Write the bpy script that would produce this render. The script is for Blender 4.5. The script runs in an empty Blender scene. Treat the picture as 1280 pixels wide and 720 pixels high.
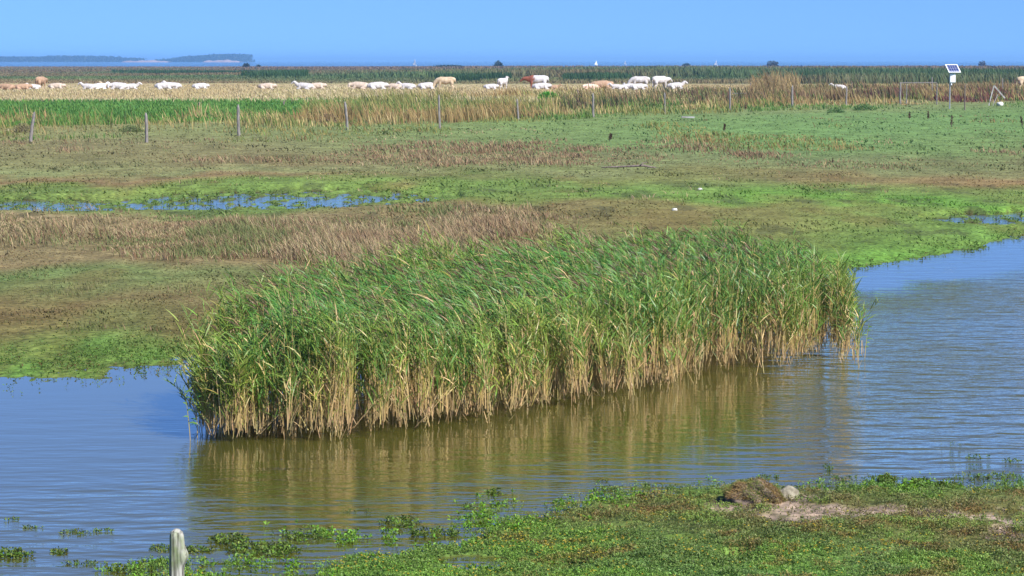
import bpy, math, random
import numpy as np
from mathutils import Vector, Matrix
R = math.radians
rng = np.random.default_rng(7); random.seed(7)
scene = bpy.context.scene
C = scene.collection

# ------------------------------------------------------------------ camera
F = 3000.0; CH = 4.0; TH = math.atan(285.0/F); cT, sT = math.cos(TH), math.sin(TH)
cam = bpy.data.cameras.new('camera'); co = bpy.data.objects.new('camera', cam); C.objects.link(co)
co.location = (0, 0, CH); co.rotation_euler = (math.pi/2 - TH, 0, 0)
cam.sensor_width = 36; cam.lens = 36*F/1280.0; cam.clip_start = 0.1; cam.clip_end = 120000
scene.camera = co

def P(px, py, z=0.0):                       # photo pixel -> point on the level z
    px = np.asarray(px, float); py = np.asarray(py, float)
    a = (px-640)/F; b = (360-py)/F
    dz = -sT + b*cT
    t = (z-CH)/dz
    return a*t, (cT+b*sT)*t
def PIX(X, Y, Z=0.0):
    dep = Y*cT-(Z-CH)*sT; up = Y*sT+(Z-CH)*cT
    dep = np.maximum(dep, .5)
    return 640+F*X/dep, 360-F*up/dep

# ------------------------------------------------------------------ noise
_lat = rng.random((8, 256, 256))
def vn(x, y, k=0):
    L = _lat[k % 8]
    xi = np.floor(x).astype(np.int64); yi = np.floor(y).astype(np.int64)
    fx = x-xi; fy = y-yi; fx = fx*fx*(3-2*fx); fy = fy*fy*(3-2*fy)
    a = L[xi & 255, yi & 255]; b = L[(xi+1) & 255, yi & 255]; c = L[xi & 255, (yi+1) & 255]; d = L[(xi+1) & 255, (yi+1) & 255]
    return (a*(1-fx)+b*fx)*(1-fy)+(c*(1-fx)+d*fx)*fy
def fbm(x, y, o=4, k=0):
    s = 0; a = 1; t = 0
    for i in range(o):
        s = s+a*vn(x*2**i+17.3*i+31*k, y*2**i+9.1*i+57*k, k+i); t += a; a *= .55
    return s/t                                # 0..1 about .5
def sst(e0, e1, x):
    t = np.clip((x-e0)/(e1-e0), 0, 1); return t*t*(3-2*t)

# ------------------------------------------------------------------ helpers
def srgb(r, g, b, k=1.0):
    f = lambda c: (c/255/12.92 if c/255 <= .04045 else ((c/255+.055)/1.055)**2.4)*k
    return np.array([f(r), f(g), f(b)])
def tag(o, label=None, cat=None, group=None, kind=None):
    if label: o['label'] = label
    if cat: o['category'] = cat
    if group: o['group'] = group
    if kind: o['kind'] = kind
    return o
def mesh_np(name, V, Q, mats, col=None, parent=None, smooth=False, midx=None, extra=None):
    """V (n,3), Q (m,4) quads"""
    me = bpy.data.meshes.new(name)
    n, m = len(V), len(Q); k = Q.shape[1]
    me.vertices.add(n); me.vertices.foreach_set('co', np.ascontiguousarray(V, np.float32).ravel())
    me.loops.add(m*k); me.loops.foreach_set('vertex_index', np.ascontiguousarray(Q, np.int32).ravel())
    me.polygons.add(m); me.polygons.foreach_set('loop_start', np.arange(0, m*k, k, dtype=np.int32))
    me.polygons.foreach_set('loop_total', np.full(m, k, np.int32))
    me.polygons.foreach_set('use_smooth', np.full(m, smooth, bool))
    if midx is not None: me.polygons.foreach_set('material_index', midx.astype(np.int32))
    if col is not None:
        a = me.color_attributes.new('Col', 'FLOAT_COLOR', 'POINT')
        c4 = np.ones((n, 4), np.float32); c4[:, :3] = col
        a.data.foreach_set('color', c4.ravel())
    if extra:
        for nm, arr in extra.items():
            a = me.attributes.new(nm, 'FLOAT', 'POINT'); a.data.foreach_set('value', arr.astype(np.float32))
    me.update(calc_edges=True)
    for mt in (mats if isinstance(mats, (list, tuple)) else [mats]): me.materials.append(mt)
    o = bpy.data.objects.new(name, me); C.objects.link(o)
    if parent: o.parent = parent
    return o
def mesh_py(name, vs, fs, mat, parent=None, smooth=False):
    me = bpy.data.meshes.new(name); me.from_pydata([tuple(v) for v in vs], [], fs)
    me.polygons.foreach_set('use_smooth', [smooth]*len(me.polygons)); me.update()
    me.materials.append(mat); o = bpy.data.objects.new(name, me); C.objects.link(o)
    if parent: o.parent = parent
    return o
def empty(name, loc, rz=0):
    o = bpy.data.objects.new(name, None); C.objects.link(o); o.location = loc; o.rotation_euler = (0, 0, rz); o.empty_display_size = .2
    return o

def new_mat(name):
    m = bpy.data.materials.new(name); m.use_nodes = True
    return m, m.node_tree, m.node_tree.nodes['Principled BSDF']
def N(nt, typ, **kw):
    n = nt.nodes.new(typ)
    for k, v in kw.items(): setattr(n, k, v)
    return n
def noise_col(nt, scale, detail, c0, c1, lo=.35, hi=.65, coord='Object', stretch=(1, 1, 1)):
    tc = N(nt, 'ShaderNodeTexCoord'); mp = N(nt, 'ShaderNodeMapping'); mp.inputs['Scale'].default_value = stretch
    nt.links.new(tc.outputs[coord], mp.inputs['Vector'])
    nz = N(nt, 'ShaderNodeTexNoise'); nz.inputs['Scale'].default_value = scale; nz.inputs['Detail'].default_value = detail
    nt.links.new(mp.outputs['Vector'], nz.inputs['Vector'])
    cr = N(nt, 'ShaderNodeValToRGB'); cr.color_ramp.elements[0].position = lo; cr.color_ramp.elements[1].position = hi
    cr.color_ramp.elements[0].color = (*c0, 1); cr.color_ramp.elements[1].color = (*c1, 1)
    nt.links.new(nz.outputs['Fac'], cr.inputs['Fac'])
    return cr, nz
def simple_mat(name, c0, c1, scale=8, detail=5, rough=.8, stretch=(1, 1, 1), bump=0, metal=0):
    m, nt, b = new_mat(name)
    cr, nz = noise_col(nt, scale, detail, c0, c1, stretch=stretch)
    nt.links.new(cr.outputs['Color'], b.inputs['Base Color']); b.inputs['Roughness'].default_value = rough; b.inputs['Metallic'].default_value = metal
    if bump:
        bp = N(nt, 'ShaderNodeBump'); bp.inputs['Strength'].default_value = 1; bp.inputs['Distance'].default_value = bump
        nt.links.new(nz.outputs['Fac'], bp.inputs['Height']); nt.links.new(bp.outputs['Normal'], b.inputs['Normal'])
    return m
def leaf_mat(name, trans=.3, rough=.55, spec=.3):
    m, nt, b = new_mat(name)
    at = N(nt, 'ShaderNodeVertexColor', layer_name='Col')
    nt.links.new(at.outputs['Color'], b.inputs['Base Color'])
    b.inputs['Roughness'].default_value = rough; b.inputs['Specular IOR Level'].default_value = spec
    tr = N(nt, 'ShaderNodeBsdfTranslucent'); mx = N(nt, 'ShaderNodeMixShader'); mx.inputs[0].default_value = trans
    nt.links.new(at.outputs['Color'], tr.inputs['Color'])
    nt.links.new(b.outputs[0], mx.inputs[1]); nt.links.new(tr.outputs[0], mx.inputs[2])
    nt.links.new(mx.outputs[0], nt.nodes['Material Output'].inputs['Surface'])
    return m
M_leaf = leaf_mat('leaf'); M_reed = leaf_mat('reed_leaf', .28, .45, .4); M_grass = leaf_mat('grass_blade', .25, .7, .2)

# ------------------------------------------------------------------ zones: true surface colours over the land, laid out row by row
KX = np.array([-300, 0, 320, 640, 960, 1280, 1580])
ROWS = [
 (70,  (165,160,140),(150,135,115),(125,115,90),(110,100,75),(110,100,75)),
 (86,  (120,110,85),(115,95,75),(110,100,75),(105,95,70),(105,95,70)),
 (92,  (115,115,75),(105,110,70),(90,110,65),(95,100,65),(85,100,60)),
 (99,  (120,135,80),(100,125,75),(85,110,65),(85,105,60),(75,100,60)),
 (105, (155,145,95),(140,140,90),(110,120,70),(110,115,70),(80,105,60)),
 (109, (190,160,115),(185,160,115),(190,165,120),(175,150,105),(170,140,95)),
 (116, (200,175,130),(200,175,130),(200,172,125),(185,155,105),(170,145,95)),
 (130, (190,168,118),(190,168,118),(175,158,105),(150,135,85),(130,125,75)),
 (134, (80,150,60),(80,150,60),(120,140,75),(150,135,85),(110,130,70)),
 (150, (72,148,55),(90,145,60),(125,135,70),(110,140,75),(108,142,72)),
 (160, (150,140,85),(130,138,80),(118,140,72),(110,144,74),(108,142,74)),
 (175, (135,132,78),(128,135,78),(118,138,74),(108,144,74),(110,142,74)),
 (190, (132,122,78),(130,125,78),(114,134,72),(110,142,74),(114,138,73)),
 (205, (128,125,75),(132,118,75),(125,118,75),(112,130,75),(120,120,72)),
 (217, (132,138,82),(130,132,80),(128,130,78),(122,132,78),(128,122,74)),
 (226, (140,112,70),(138,112,72),(115,128,60),(130,120,68),(140,112,70)),
 (236, (118,130,55),(115,138,52),(112,140,52),(128,118,68),(138,112,66)),
 (252, (100,134,54),(104,136,54),(110,136,56),(110,138,54),(112,134,54)),
 (264, (110,130,55),(110,125,55),(115,132,52),(105,148,42),(98,148,38)),
 (274, (148,128,88),(145,125,85),(130,112,66),(125,122,58),(104,144,48)),
 (300, (140,122,80),(138,118,78),(130,114,66),(122,124,56),(100,142,48)),
 (322, (130,112,72),(132,112,74),(125,112,66),(112,128,50),(100,140,48)),
 (340, (102,126,62),(112,118,64),(120,112,64),(100,138,42),(90,140,36)),
 (375, (122,108,62),(122,106,62),(118,110,60),(98,135,42),(90,140,36)),
 (410, (112,112,56),(112,116,56),(110,118,54),(98,135,42),(90,140,36)),
 (440, (98,132,48),(98,138,46),(98,135,45),(98,135,45),(95,135,45)),
 (470, (92,130,45),(90,132,42),(95,130,44),(95,130,44),(95,130,44)),
 (590, (92,140,42),(92,140,42),(95,145,42),(98,142,42),(95,140,42)),
 (620, (92,140,42),(92,140,42),(98,142,42),(112,122,54),(112,122,54)),
 (645, (92,138,42),(92,138,42),(105,125,50),(122,112,62),(122,118,60)),
 (675, (95,125,46),(95,130,46),(100,122,48),(108,122,52),(112,115,55)),
 (700, (95,125,46),(95,130,46),(98,128,48),(100,130,48),(105,125,52)),
 (760, (95,125,46),(95,130,46),(98,130,48),(95,140,50),(100,130,50)),
]
KY = np.array([r[0] for r in ROWS], float)
ALB = 0.62
def soft(c): m_ = c.mean(-1, keepdims=True); return (c*.80+m_*.20)*np.array([1.02, 1.02, 1])
TAB = np.array([[srgb(*r[1])]+[srgb(*c) for c in r[1:]]+[srgb(*r[-1])] for r in ROWS])*ALB
TAB = soft(TAB)       # (ny,7,3)
def zone_col(X, Y, warp=1.0):
    px, py = PIX(X, Y)
    w = (fbm(X*.12, Y*.05, 4, 1)-.5)
    w2 = (fbm(X*.5+9, Y*.14, 3, 2)-.5)
    h = np.clip(py-75, 5, 700)
    py = py+(w*.26+w2*.14)*h*warp*sst(150, 240, py)+(w*.1*h)*warp*(1-sst(150, 240, py))
    px = px+w2*120
    yi = np.clip(np.searchsorted(KY, py)-1, 0, len(KY)-2); fy = np.clip((py-KY[yi])/(KY[yi+1]-KY[yi]), 0, 1)
    xi = np.clip(np.searchsorted(KX, px)-1, 0, len(KX)-2); fx = np.clip((px-KX[xi])/(KX[xi+1]-KX[xi]), 0, 1)
    fy = fy[..., None]; fx = fx[..., None]
    return (TAB[yi, xi]*(1-fx)+TAB[yi, xi+1]*fx)*(1-fy)+(TAB[yi+1, xi]*(1-fx)+TAB[yi+1, xi+1]*fx)*fy

# ------------------------------------------------------------------ pond outline (world metres)
def poly_w(pts): x, y = P([p[0] for p in pts], [p[1] for p in pts]); return np.stack([x, y], 1)
pond_px = [(-900,468),(-200,470),(0,468),(110,462),(200,452),(300,440),(500,420),(760,390),(950,352),(1050,337),(1110,329),(1170,319),(1225,308),(1262,296),(1330,286),(1700,268),(2300,262),
           (2700,600),(1500,603),(1280,606),(1180,608),(1060,607),(1000,612),(900,612),(830,618),(770,624),(715,636),(665,652),(600,662),(560,672),(500,694),(440,712),(330,735),(200,790),(-1200,800)]
POND = poly_w(pond_px)
def signed(X, Y, PL):
    """distance to polygon in metres, + outside (land), - inside"""
    shp = X.shape; X = X.ravel(); Y = Y.ravel()
    d2 = np.full(X.shape, 1e18); ins = np.zeros(X.shape, bool)
    n = len(PL)
    for i in range(n):
        ax, ay = PL[i]; bx, by = PL[(i+1) % n]
        dx, dy = bx-ax, by-ay; L = dx*dx+dy*dy
        t = np.clip(((X-ax)*dx+(Y-ay)*dy)/L, 0, 1)
        d2 = np.minimum(d2, (X-ax-t*dx)**2+(Y-ay-t*dy)**2)
        c = ((ay > Y) != (by > Y)) & (X < (bx-ax)*(Y-ay)/(by-ay+1e-12)+ax)
        ins ^= c
    d = np.sqrt(d2); d = np.where(ins, -d, d)
    return d.reshape(shp)
def dip(X, Y, cx, cy, rx, ry, rot=0):
    """0 outside .. 1 at the middle of an oval hollow given in photo pixels"""
    px, py = PIX(X, Y)
    u = (px-cx)*1.0; v = (py-cy)-rot*u
    return np.clip(1-(u/rx)**2-(v/ry)**2, 0, 1)
def height(X, Y):
    sd = signed(X, Y, POND)
    n1 = fbm(X*1.1, Y*.8, 4, 3)-.5
    n2 = fbm(X*5, Y*3.5, 3, 4)-.5
    px, py = PIX(X, Y)
    slope = .030+.05*sst(600, 800, px)*sst(560, 600, py)+.10*sst(900, 1050, px)*(1-sst(350, 400, py))
    base = np.where(sd > 0, .13*np.tanh(sd*slope/.13), .35*np.tanh(sd*slope/.35))
    near = np.exp(-(sd/3.2)**2)
    z = base+near*(n1*.095+n2*.075)
    z += (1-near)*(n1*.03)*(sd > 0)
    # shallow back puddles
    p = np.maximum.reduce([dip(X, Y, 330, 253, 235, 15, -.018), 1.0*dip(X, Y, 90, 259, 230, 10), .55*dip(X, Y, 470, 249, 110, 12), .95*dip(X, Y, 1262, 275, 115, 10, -.01)])
    zp = .048-.080*p**.5+.22*(fbm(X*3.2, Y*1.3, 4, 5)-.5)
    z = np.where(p > 0, np.minimum(z, zp+.03*(1-sst(0, .3, p))), z)
    # small open pools in the near marsh
    q = np.maximum.reduce([dip(X, Y, 590, 703, 55, 10), dip(X, Y, 700, 714, 40, 8), dip(X, Y, 920, 712, 34, 7), dip(X, Y, 850, 691, 30, 5), dip(X, Y, 470, 690, 60, 8)])
    z = z-.12*sst(0, .9, q)
    bare = bare_mask(X, Y)
    z = z-.02*bare*(sd > 0)
    # gentle rise of the pasture, then the beach and the sea bed
    z = z+.25*sst(55, 130, Y)*(0.5+.8*(fbm(X*.02, Y*.01, 3, 6)-.2))*sst(2, 14, sd)
    z = z-3.5*sst(1380, 1500, Y+60*(fbm(X*.004, Y*.004, 2, 2)-.5))
    return z
def bare_mask(X, Y):
    px, py = PIX(X, Y)
    n = fbm(X*2.2, Y*1.4, 4, 6)-.5
    line = 637+(px-900)*.085
    m = np.clip(1-np.abs(py+n*60-line)/12, 0, 1)*sst(850, 905, px)
    m = np.maximum(m, np.clip(1-((px-1075)/150)**2-((py+n*20-652)/14)**2, 0, 1)*.8)
    return sst(.12, .5, m)

# ------------------------------------------------------------------ ground: one sheet
def grid_rows():
    near = [-4000, -1500, -500, -200, -80, -30, -10, 0, 4, 8, 11, 13, 14.5]
    py = np.arange(830, 100, -1.25); _, y1 = P(640*np.ones_like(py), py)
    py = np.arange(100, 80, -.35); _, y2 = P(640*np.ones_like(py), py)
    far = [2600, 3200, 4000, 6000, 10000, 20000, 40000, 90000]
    return np.array(near+[v for v in y1 if v > 15.2]+list(y2)+far)
ys = grid_rows()
td = np.linspace(-.25, .25, 640); to = np.array([.27, .3, .34, .4, .5, .7, 1, 1.6, 3])
ts = np.concatenate([-to[::-1], td, to])
T, YY = np.meshgrid(ts, ys); XX = T*np.sqrt(YY**2+64)
ZZ = height(XX, YY)
colr = zone_col(XX, YY)
_px, _py = PIX(XX, YY)
mot = fbm(XX*3, YY*1.5, 4, 0)[..., None]
mot2 = fbm(XX*.7, YY*.35, 3, 4)[..., None]
colr = colr*(.60+.75*mot+.55*mot2)*np.array([1.0, 1.06, 1.0])
# reddish plants in worn patches, far meadow
red = sst(.56, .70, fbm(XX*.5+3, YY*.12, 4, 5))*sst(215, 225, _py)*(1-sst(600, 640, _py))*.30
colr = colr*(1-red[..., None])+red[..., None]*srgb(132, 98, 62, ALB)*np.ones(3)
dk = sst(.62, .70, fbm(XX*1.3+3, YY*.35, 3, 7))*sst(225, 240, _py)*(1-sst(300, 330, _py))*.5
colr = colr*(1-dk[..., None])+dk[..., None]*srgb(75, 78, 55, ALB)
bm_ = bare_mask(XX, YY)[..., None]
soil = srgb(184, 164, 150, ALB)*(1-sst(.55, .75, fbm(XX*1.7, YY*1.7, 3, 7)))[..., None]+srgb(85, 72, 66, ALB)*sst(.55, .75, fbm(XX*1.7, YY*1.7, 3, 7))[..., None]
colr = colr*(1-bm_)+soil*bm_
fg = sst(595, 610, _py)[..., None]*(1-bm_)               # near marsh: ground between the plants made slightly darker
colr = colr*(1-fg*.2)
mud = sst(.012, -.012, ZZ)[..., None] if False else (1-sst(-.012, .012, ZZ))[..., None]
mud = mud*(YY < 400)[..., None]
colr = colr*(1-mud)+srgb(92, 76, 52, .5)*mud
sand = sst(1330, 1400, YY)[..., None]
colr = colr*(1-sand)+srgb(190, 175, 150, ALB)*sand
nr, nc = XX.shape
idx = np.arange(nr*nc).reshape(nr, nc)
Q = np.stack([idx[:-1, :-1], idx[:-1, 1:], idx[1:, 1:], idx[1:, :-1]], -1).reshape(-1, 4)
m, nt, b = new_mat('meadow_soil')
at = N(nt, 'ShaderNodeVertexColor', layer_name='Col')
cr, nz = noise_col(nt, 9, 8, (.42, .42, .38), (1.5, 1.45, 1.35), .3, .7)
cr2, nz2 = noise_col(nt, 1.1, 6, (.8, .78, .72), (1.18, 1.2, 1.2), .35, .65)
mu = N(nt, 'ShaderNodeMix', data_type='RGBA', blend_type='MULTIPLY'); mu.inputs[0].default_value = 1
mu2 = N(nt, 'ShaderNodeMix', data_type='RGBA', blend_type='MULTIPLY'); mu2.inputs[0].default_value = 1
nt.links.new(at.outputs['Color'], mu.inputs[6]); nt.links.new(cr.outputs['Color'], mu.inputs[7])
nt.links.new(mu.outputs[2], mu2.inputs[6]); nt.links.new(cr2.outputs['Color'], mu2.inputs[7])
nt.links.new(mu2.outputs[2], b.inputs['Base Color']); b.inputs['Roughness'].default_value = .95; b.inputs['Specular IOR Level'].default_value = .15
bp = N(nt, 'ShaderNodeBump'); bp.inputs['Distance'].default_value = .03; nt.links.new(nz.outputs['Fac'], bp.inputs['Height']); nt.links.new(bp.outputs['Normal'], b.inputs['Normal'])
g = mesh_np('ground', np.stack([XX, YY, ZZ], -1).reshape(-1, 3), Q, m, colr.reshape(-1, 3), smooth=True)
tag(g, kind='structure')

# ------------------------------------------------------------------ water
def water_mat(name, base, dist, calm_attr):
    m, nt, b = new_mat(name)
    pass
    tc = N(nt, 'ShaderNodeTexCoord')
    def nzz(sx, sy, det, rot=0):
        mp = N(nt, 'ShaderNodeMapping'); mp.inputs['Scale'].default_value = (sx, sy, 1); mp.inputs['Rotation'].default_value = (0, 0, rot)
        nt.links.new(tc.outputs['Object'], mp.inputs['Vector'])
        z = N(nt, 'ShaderNodeTexNoise'); z.inputs['Scale'].default_value = 1; z.inputs['Detail'].default_value = det; z.inputs['Roughness'].default_value = .55
        nt.links.new(mp.outputs['Vector'], z.inputs['Vector']); return z
    a1 = nzz(3.0, 8.0, 3, .12); a2 = nzz(1.1, 2.6, 2, -.10)
    ad = N(nt, 'ShaderNodeMath', operation='MULTIPLY_ADD'); nt.links.new(a2.outputs['Fac'], ad.inputs[0]); ad.inputs[1].default_value = 3.6; nt.links.new(a1.outputs['Fac'], ad.inputs[2])
    bp = N(nt, 'ShaderNodeBump'); bp.inputs['Strength'].default_value = 1; bp.inputs['Distance'].default_value = dist
    if calm_attr:
        at = N(nt, 'ShaderNodeAttribute', attribute_name='ripple')
        mm = N(nt, 'ShaderNodeMath', operation='MULTIPLY'); mm.inputs[1].default_value = dist
        nt.links.new(at.outputs['Fac'], mm.inputs[0]); nt.links.new(mm.outputs[0], bp.inputs['Distance'])
    nt.links.new(ad.outputs[0], bp.inputs['Height']); fr = N(nt, 'ShaderNodeFresnel'); fr.inputs['IOR'].default_value = 1.333; nt.links.new(bp.outputs['Normal'], fr.inputs['Normal'])
    pw_ = N(nt, 'ShaderNodeMath', operation='POWER'); pw_.inputs[1].default_value = .62; nt.links.new(fr.outputs[0], pw_.inputs[0])
    df = N(nt, 'ShaderNodeBsdfDiffuse'); df.inputs['Color'].default_value = (*base, 1)
    gl = N(nt, 'ShaderNodeBsdfGlossy'); gl.inputs['Roughness'].default_value = .05; gl.inputs['Color'].default_value = (1, 1, 1, 1)
    nt.links.new(bp.outputs['Normal'], gl.inputs['Normal'])
    mx = N(nt, 'ShaderNodeMixShader'); nt.links.new(pw_.outputs[0], mx.inputs[0]); nt.links.new(df.outputs[0], mx.inputs[1]); nt.links.new(gl.outputs[0], mx.inputs[2])
    nt.links.new(mx.outputs[0], nt.nodes['Material Output'].inputs['Surface']); nt.nodes.remove(b)
    return m
ysw = ys[(ys > -90) & (ys < 120)]
tw = np.concatenate([-to[::-1], np.linspace(-.25, .25, 200), to])
Tw, Yw = np.meshgrid(tw, ysw); Xw = Tw*np.sqrt(Yw**2+64)
pxw, pyw = PIX(Xw, Yw)
wn = fbm(Xw*.35, Yw*.2, 3, 2)-.5
# wind lane: the right and near water ruffled, the left and far shore sheltered by the reeds
shore = sst(330+(1280-1050)*0, 375, pyw+(pxw-1280)*.20+18+wn*70)
ruf = .045+.955*shore*sst(900, 1090, pxw+wn*120)*(1-.55*sst(520, 620, pyw))*(.75+.5*sst(-.1, .1, wn))
left = sst(560, 650, pyw+wn*60+(pxw-200)*.05)*(1-sst(700, 1000, pxw))
ruf = np.maximum(ruf, .045+.10*left)
ruf = ruf*(1-.9*(1-sst(478, 560, pyw+wn*50))*(1-sst(300, 420, pxw)))
ruf = np.where((pyw < 300), .1, ruf)
idx = np.arange(Xw.size).reshape(Xw.shape)
Qw = np.stack([idx[:-1, :-1], idx[:-1, 1:], idx[1:, 1:], idx[1:, :-1]], -1).reshape(-1, 4)
M_water = water_mat('pond_water', (.074, .073, .012), .065, True)
w = mesh_np('pond_water', np.stack([Xw, Yw, Xw*0], -1).reshape(-1, 3), Qw, M_water, smooth=True, extra={'ripple': ruf.ravel()})
tag(w, kind='structure')
M_sea = water_mat('sea_water', (.02, .05, .07), .05, False)
s = mesh_py('sea', [(-90000, 1385, -.9), (90000, 1385, -.9), (90000, 100000, -.9), (-90000, 100000, -.9)], [(0, 1, 2, 3)], M_sea)
tag(s, kind='structure')

# ------------------------------------------------------------------ blade builder
class Blades:
    def __init__(s): s.V = []; s.Q = []; s.Cc = []; s.n = 0
    def add(s, pts, w, side, c0, c1=None, tip=.12):
        """pts (n,k,3) centre lines; w (n,) widths; side (n,3) unit width direction; colours (n,3) base and tip"""
        n, k, _ = pts.shape
        if n == 0: return
        if c1 is None: c1 = c0
        t = np.linspace(0, 1, k)
        prof = np.where(t < .25, .55+1.8*t, 1-(t-.25)/.75*(1-tip)); prof = np.clip(prof, 0, 1)
        half = (w[:, None]*prof[None, :]*.5)[..., None]*side[:, None, :]
        V = np.stack([pts-half, pts+half], 2).reshape(-1, 3)      # n,k,2
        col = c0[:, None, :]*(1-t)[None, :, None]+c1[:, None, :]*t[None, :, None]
        col = np.repeat(col[:, :, None, :], 2, 2).reshape(-1, 3)
        bi = (np.arange(n)*k*2)[:, None]+(np.arange(k-1)*2)[None, :]
        q = np.stack([bi, bi+1, bi+3, bi+2], -1).reshape(-1, 4)+s.n
        s.V.append(V); s.Q.append(q); s.Cc.append(col); s.n += len(V)
    def build(s, name, mat, parent=None):
        return mesh_np(name, np.concatenate(s.V), np.concatenate(s.Q), mat, np.clip(np.concatenate(s.Cc), 0, .9), parent)
def unit(v): return v/np.maximum(np.linalg.norm(v, axis=-1, keepdims=True), 1e-9)
def grass(B, X, Y, Z, h, w, c0, c1, lean=.35, wind=-.15, k=3, face=.6):
    """simple curved blades; face = how strongly the flat side is turned along x"""
    n = len(X)
    a = rng.random(n)*2*np.pi; l = lean*rng.random(n)
    dx = np.cos(a)*l+wind; dy = np.sin(a)*l
    t = np.linspace(0, 1, k)
    pts = np.zeros((n, k, 3))
    pts[:, :, 0] = X[:, None]+(h*dx)[:, None]*t**1.7; pts[:, :, 1] = Y[:, None]+(h*dy)[:, None]*t**1.7
    pts[:, :, 2] = Z[:, None]+h[:, None]*t*(1-.25*l[:, None]*t)
    b = rng.normal(0, face, n); side = unit(np.stack([np.cos(b), np.sin(b), np.zeros(n)], 1))
    B.add(pts, w, side, c0, c1)
def jit(c, s=.15, hue=.06):
    n = len(c); return c*(1+rng.normal(0, s, (n, 1)))*(1+rng.normal(0, hue, (n, 3)))
def scatter_px(n, x0, x1, y0, y1, mask=None):
    px = rng.uniform(x0, x1, n); py = rng.uniform(y0, y1, n)
    X, Y = P(px, py)
    if mask is not None:
        k = rng.random(n) < mask(px, py, X, Y); px, py, X, Y = px[k], py[k], X[k], Y[k]
    return px, py, X, Y
def mpx(Y): return np.sqrt(Y**2+16)/F       # metres per photo pixel at this distance
const = lambda n, c: np.tile(np.asarray(c, float), (n, 1))

# ------------------------------------------------------------------ near marsh: small-leaved plants
def sprigs(B, X, Y, Z, size, col, nl=6, hgt=.05, lw=.6):
    """each sprig: nl small leaves around a short shoot"""
    for j in range(nl):
        n = len(X)
        a = rng.random(n)*2*np.pi; r = rng.random(n)*size*.6
        el = rng.uniform(-.1, 1.1, n)
        L = size*rng.uniform(.55, 1.1, n)
        bx = X+np.cos(a)*r; by = Y+np.sin(a)*r; bz = Z+hgt*rng.random(n)
        a2 = a+rng.normal(0, .5, n)
        d = np.stack([np.cos(a2)*np.cos(el), np.sin(a2)*np.cos(el), np.sin(el)], 1)
        p0 = np.stack([bx, by, bz], 1); pts = np.stack([p0, p0+d*(L*.5)[:, None]+[0, 0, .003], p0+d*L[:, None]], 1)
        side = unit(np.cross(d, rng.normal(0, 1, (n, 3))+[0, 0, 1.5]))
        cc = jit(col, .22, .08)
        B.add(pts, L*lw, side, cc*.85, cc, .35)
B = Blades()
def mfg(px, py, X, Y):
    z = height(X, Y); den = .25+1.1*sst(.35, .6, fbm(X*2.5, Y*2.5, 3, 1))
    return np.where(z > .0, 1, sst(-.03, .0, z)*.30)*den*(1-.66*bare_mask(X, Y))
px, py, X, Y = scatter_px(95000, -60, 1340, 596, 760, mfg)
Z = np.maximum(height(X, Y), 0)
c = zone_col(X, Y)*1.05
n1 = fbm(X*1.8, Y*1.8, 4, 3); n2 = fbm(X*6, Y*6, 2, 5)
lush = sst(.48, .62, n1)[:, None]
c = c*(1-lush*.5)+lush*.5*srgb(118, 164, 64, ALB)
rb = (sst(.54, .66, fbm(X*3.3+7, Y*3.3, 4, 6))*.55*sst(612, 625, py)*sst(560, 660, px))[:, None]
c = c*(1-rb)+rb*srgb(128, 98, 58, ALB)
dkm = sst(.60, .70, fbm(X*5+1, Y*5, 2, 7))[:, None]*.5
c = c*(1-dkm)+dkm*srgb(62, 88, 40, ALB)
hz = .025+.05*sst(.35, .7, n2)
c = c*1.62; c[:, 0] *= 1.12; _g = ((1-sst(600, 860, px))*.35*(1-rb[:, 0]))[:, None]; c = c*(1-_g)+_g*srgb(140, 190, 66, ALB)
sprigs(B, X, Y, Z, np.full(len(X), .019), c, 6, hz*.8)
# taller leafy plants along the water's edge and out in the shallows
def medge(px, py, X, Y):
    z = height(X, Y); return np.exp(-((z-.0)/.018)**2)*sst(.45, .6, fbm(X*2.2+4, Y*2.2, 3, 2))
px, py, X, Y = scatter_px(22000, -60, 1340, 590, 745, medge)
Z = np.maximum(height(X, Y), 0)
sprigs(B, X, Y, Z, np.full(len(X), .03), jit(const(len(X), srgb(128, 176, 52, ALB)), .2), 6, .035)
# loose rafts in open water
for (cx, cy, rx, ry, n, sz) in [(15,694,26,6,90,.03),(75,690,10,4,30,.025),(105,705,30,3,40,.02),(95,666,22,3,40,.02),(130,664,14,2,22,.02),(165,713,30,5,60,.03),(205,686,20,4,60,.02),(240,688,24,4,50,.03),
        (285,676,24,5,80,.03),(330,689,45,8,200,.03),(190,703,26,3,40,.02),(15,650,10,2,14,.02),(40,660,14,2,18,.02),(617,616,8,4,26,.025),(583,633,8,3,18,.02),(760,611,18,2,36,.02),(752,602,8,1,8,.02),
        (500,655,24,7,90,.028),(545,668,30,6,90,.028),(380,672,26,5,50,.028),(1035,586,6,5,20,.02),(1108,601,11,5,160,.03),(1150,606,14,5,90,.03),(1180,610,20,5,120,.03),(1245,597,24,5,60,.02),(1222,572,18,3,26,.02),(1265,576,12,3,26,.02),(960,597,14,3,26,.02),(1050,598,12,2,16,.02),
        (1075,600,26,4,40,.02),(1210,600,30,6,60,.022),(450,640,20,3,10,.018),(1190,556,14,2,8,.016)]:
    a = rng.random(n)*6.283; r = np.sqrt(rng.random(n))
    X, Y = P(cx+rx*r*np.cos(a), cy+ry*r*np.sin(a))
    tall = .03 if ry > 4 else .012
    sprigs(B, X, Y, np.zeros(n), np.full(n, sz), jit(const(n, srgb(112, 138, 52, ALB)), .25, .1), 5, tall)
o = B.build('marsh_herbs', M_leaf); tag(o, 'low leafy green and reddish marsh plants covering the near bank', 'marsh plants', kind='stuff')
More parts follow.
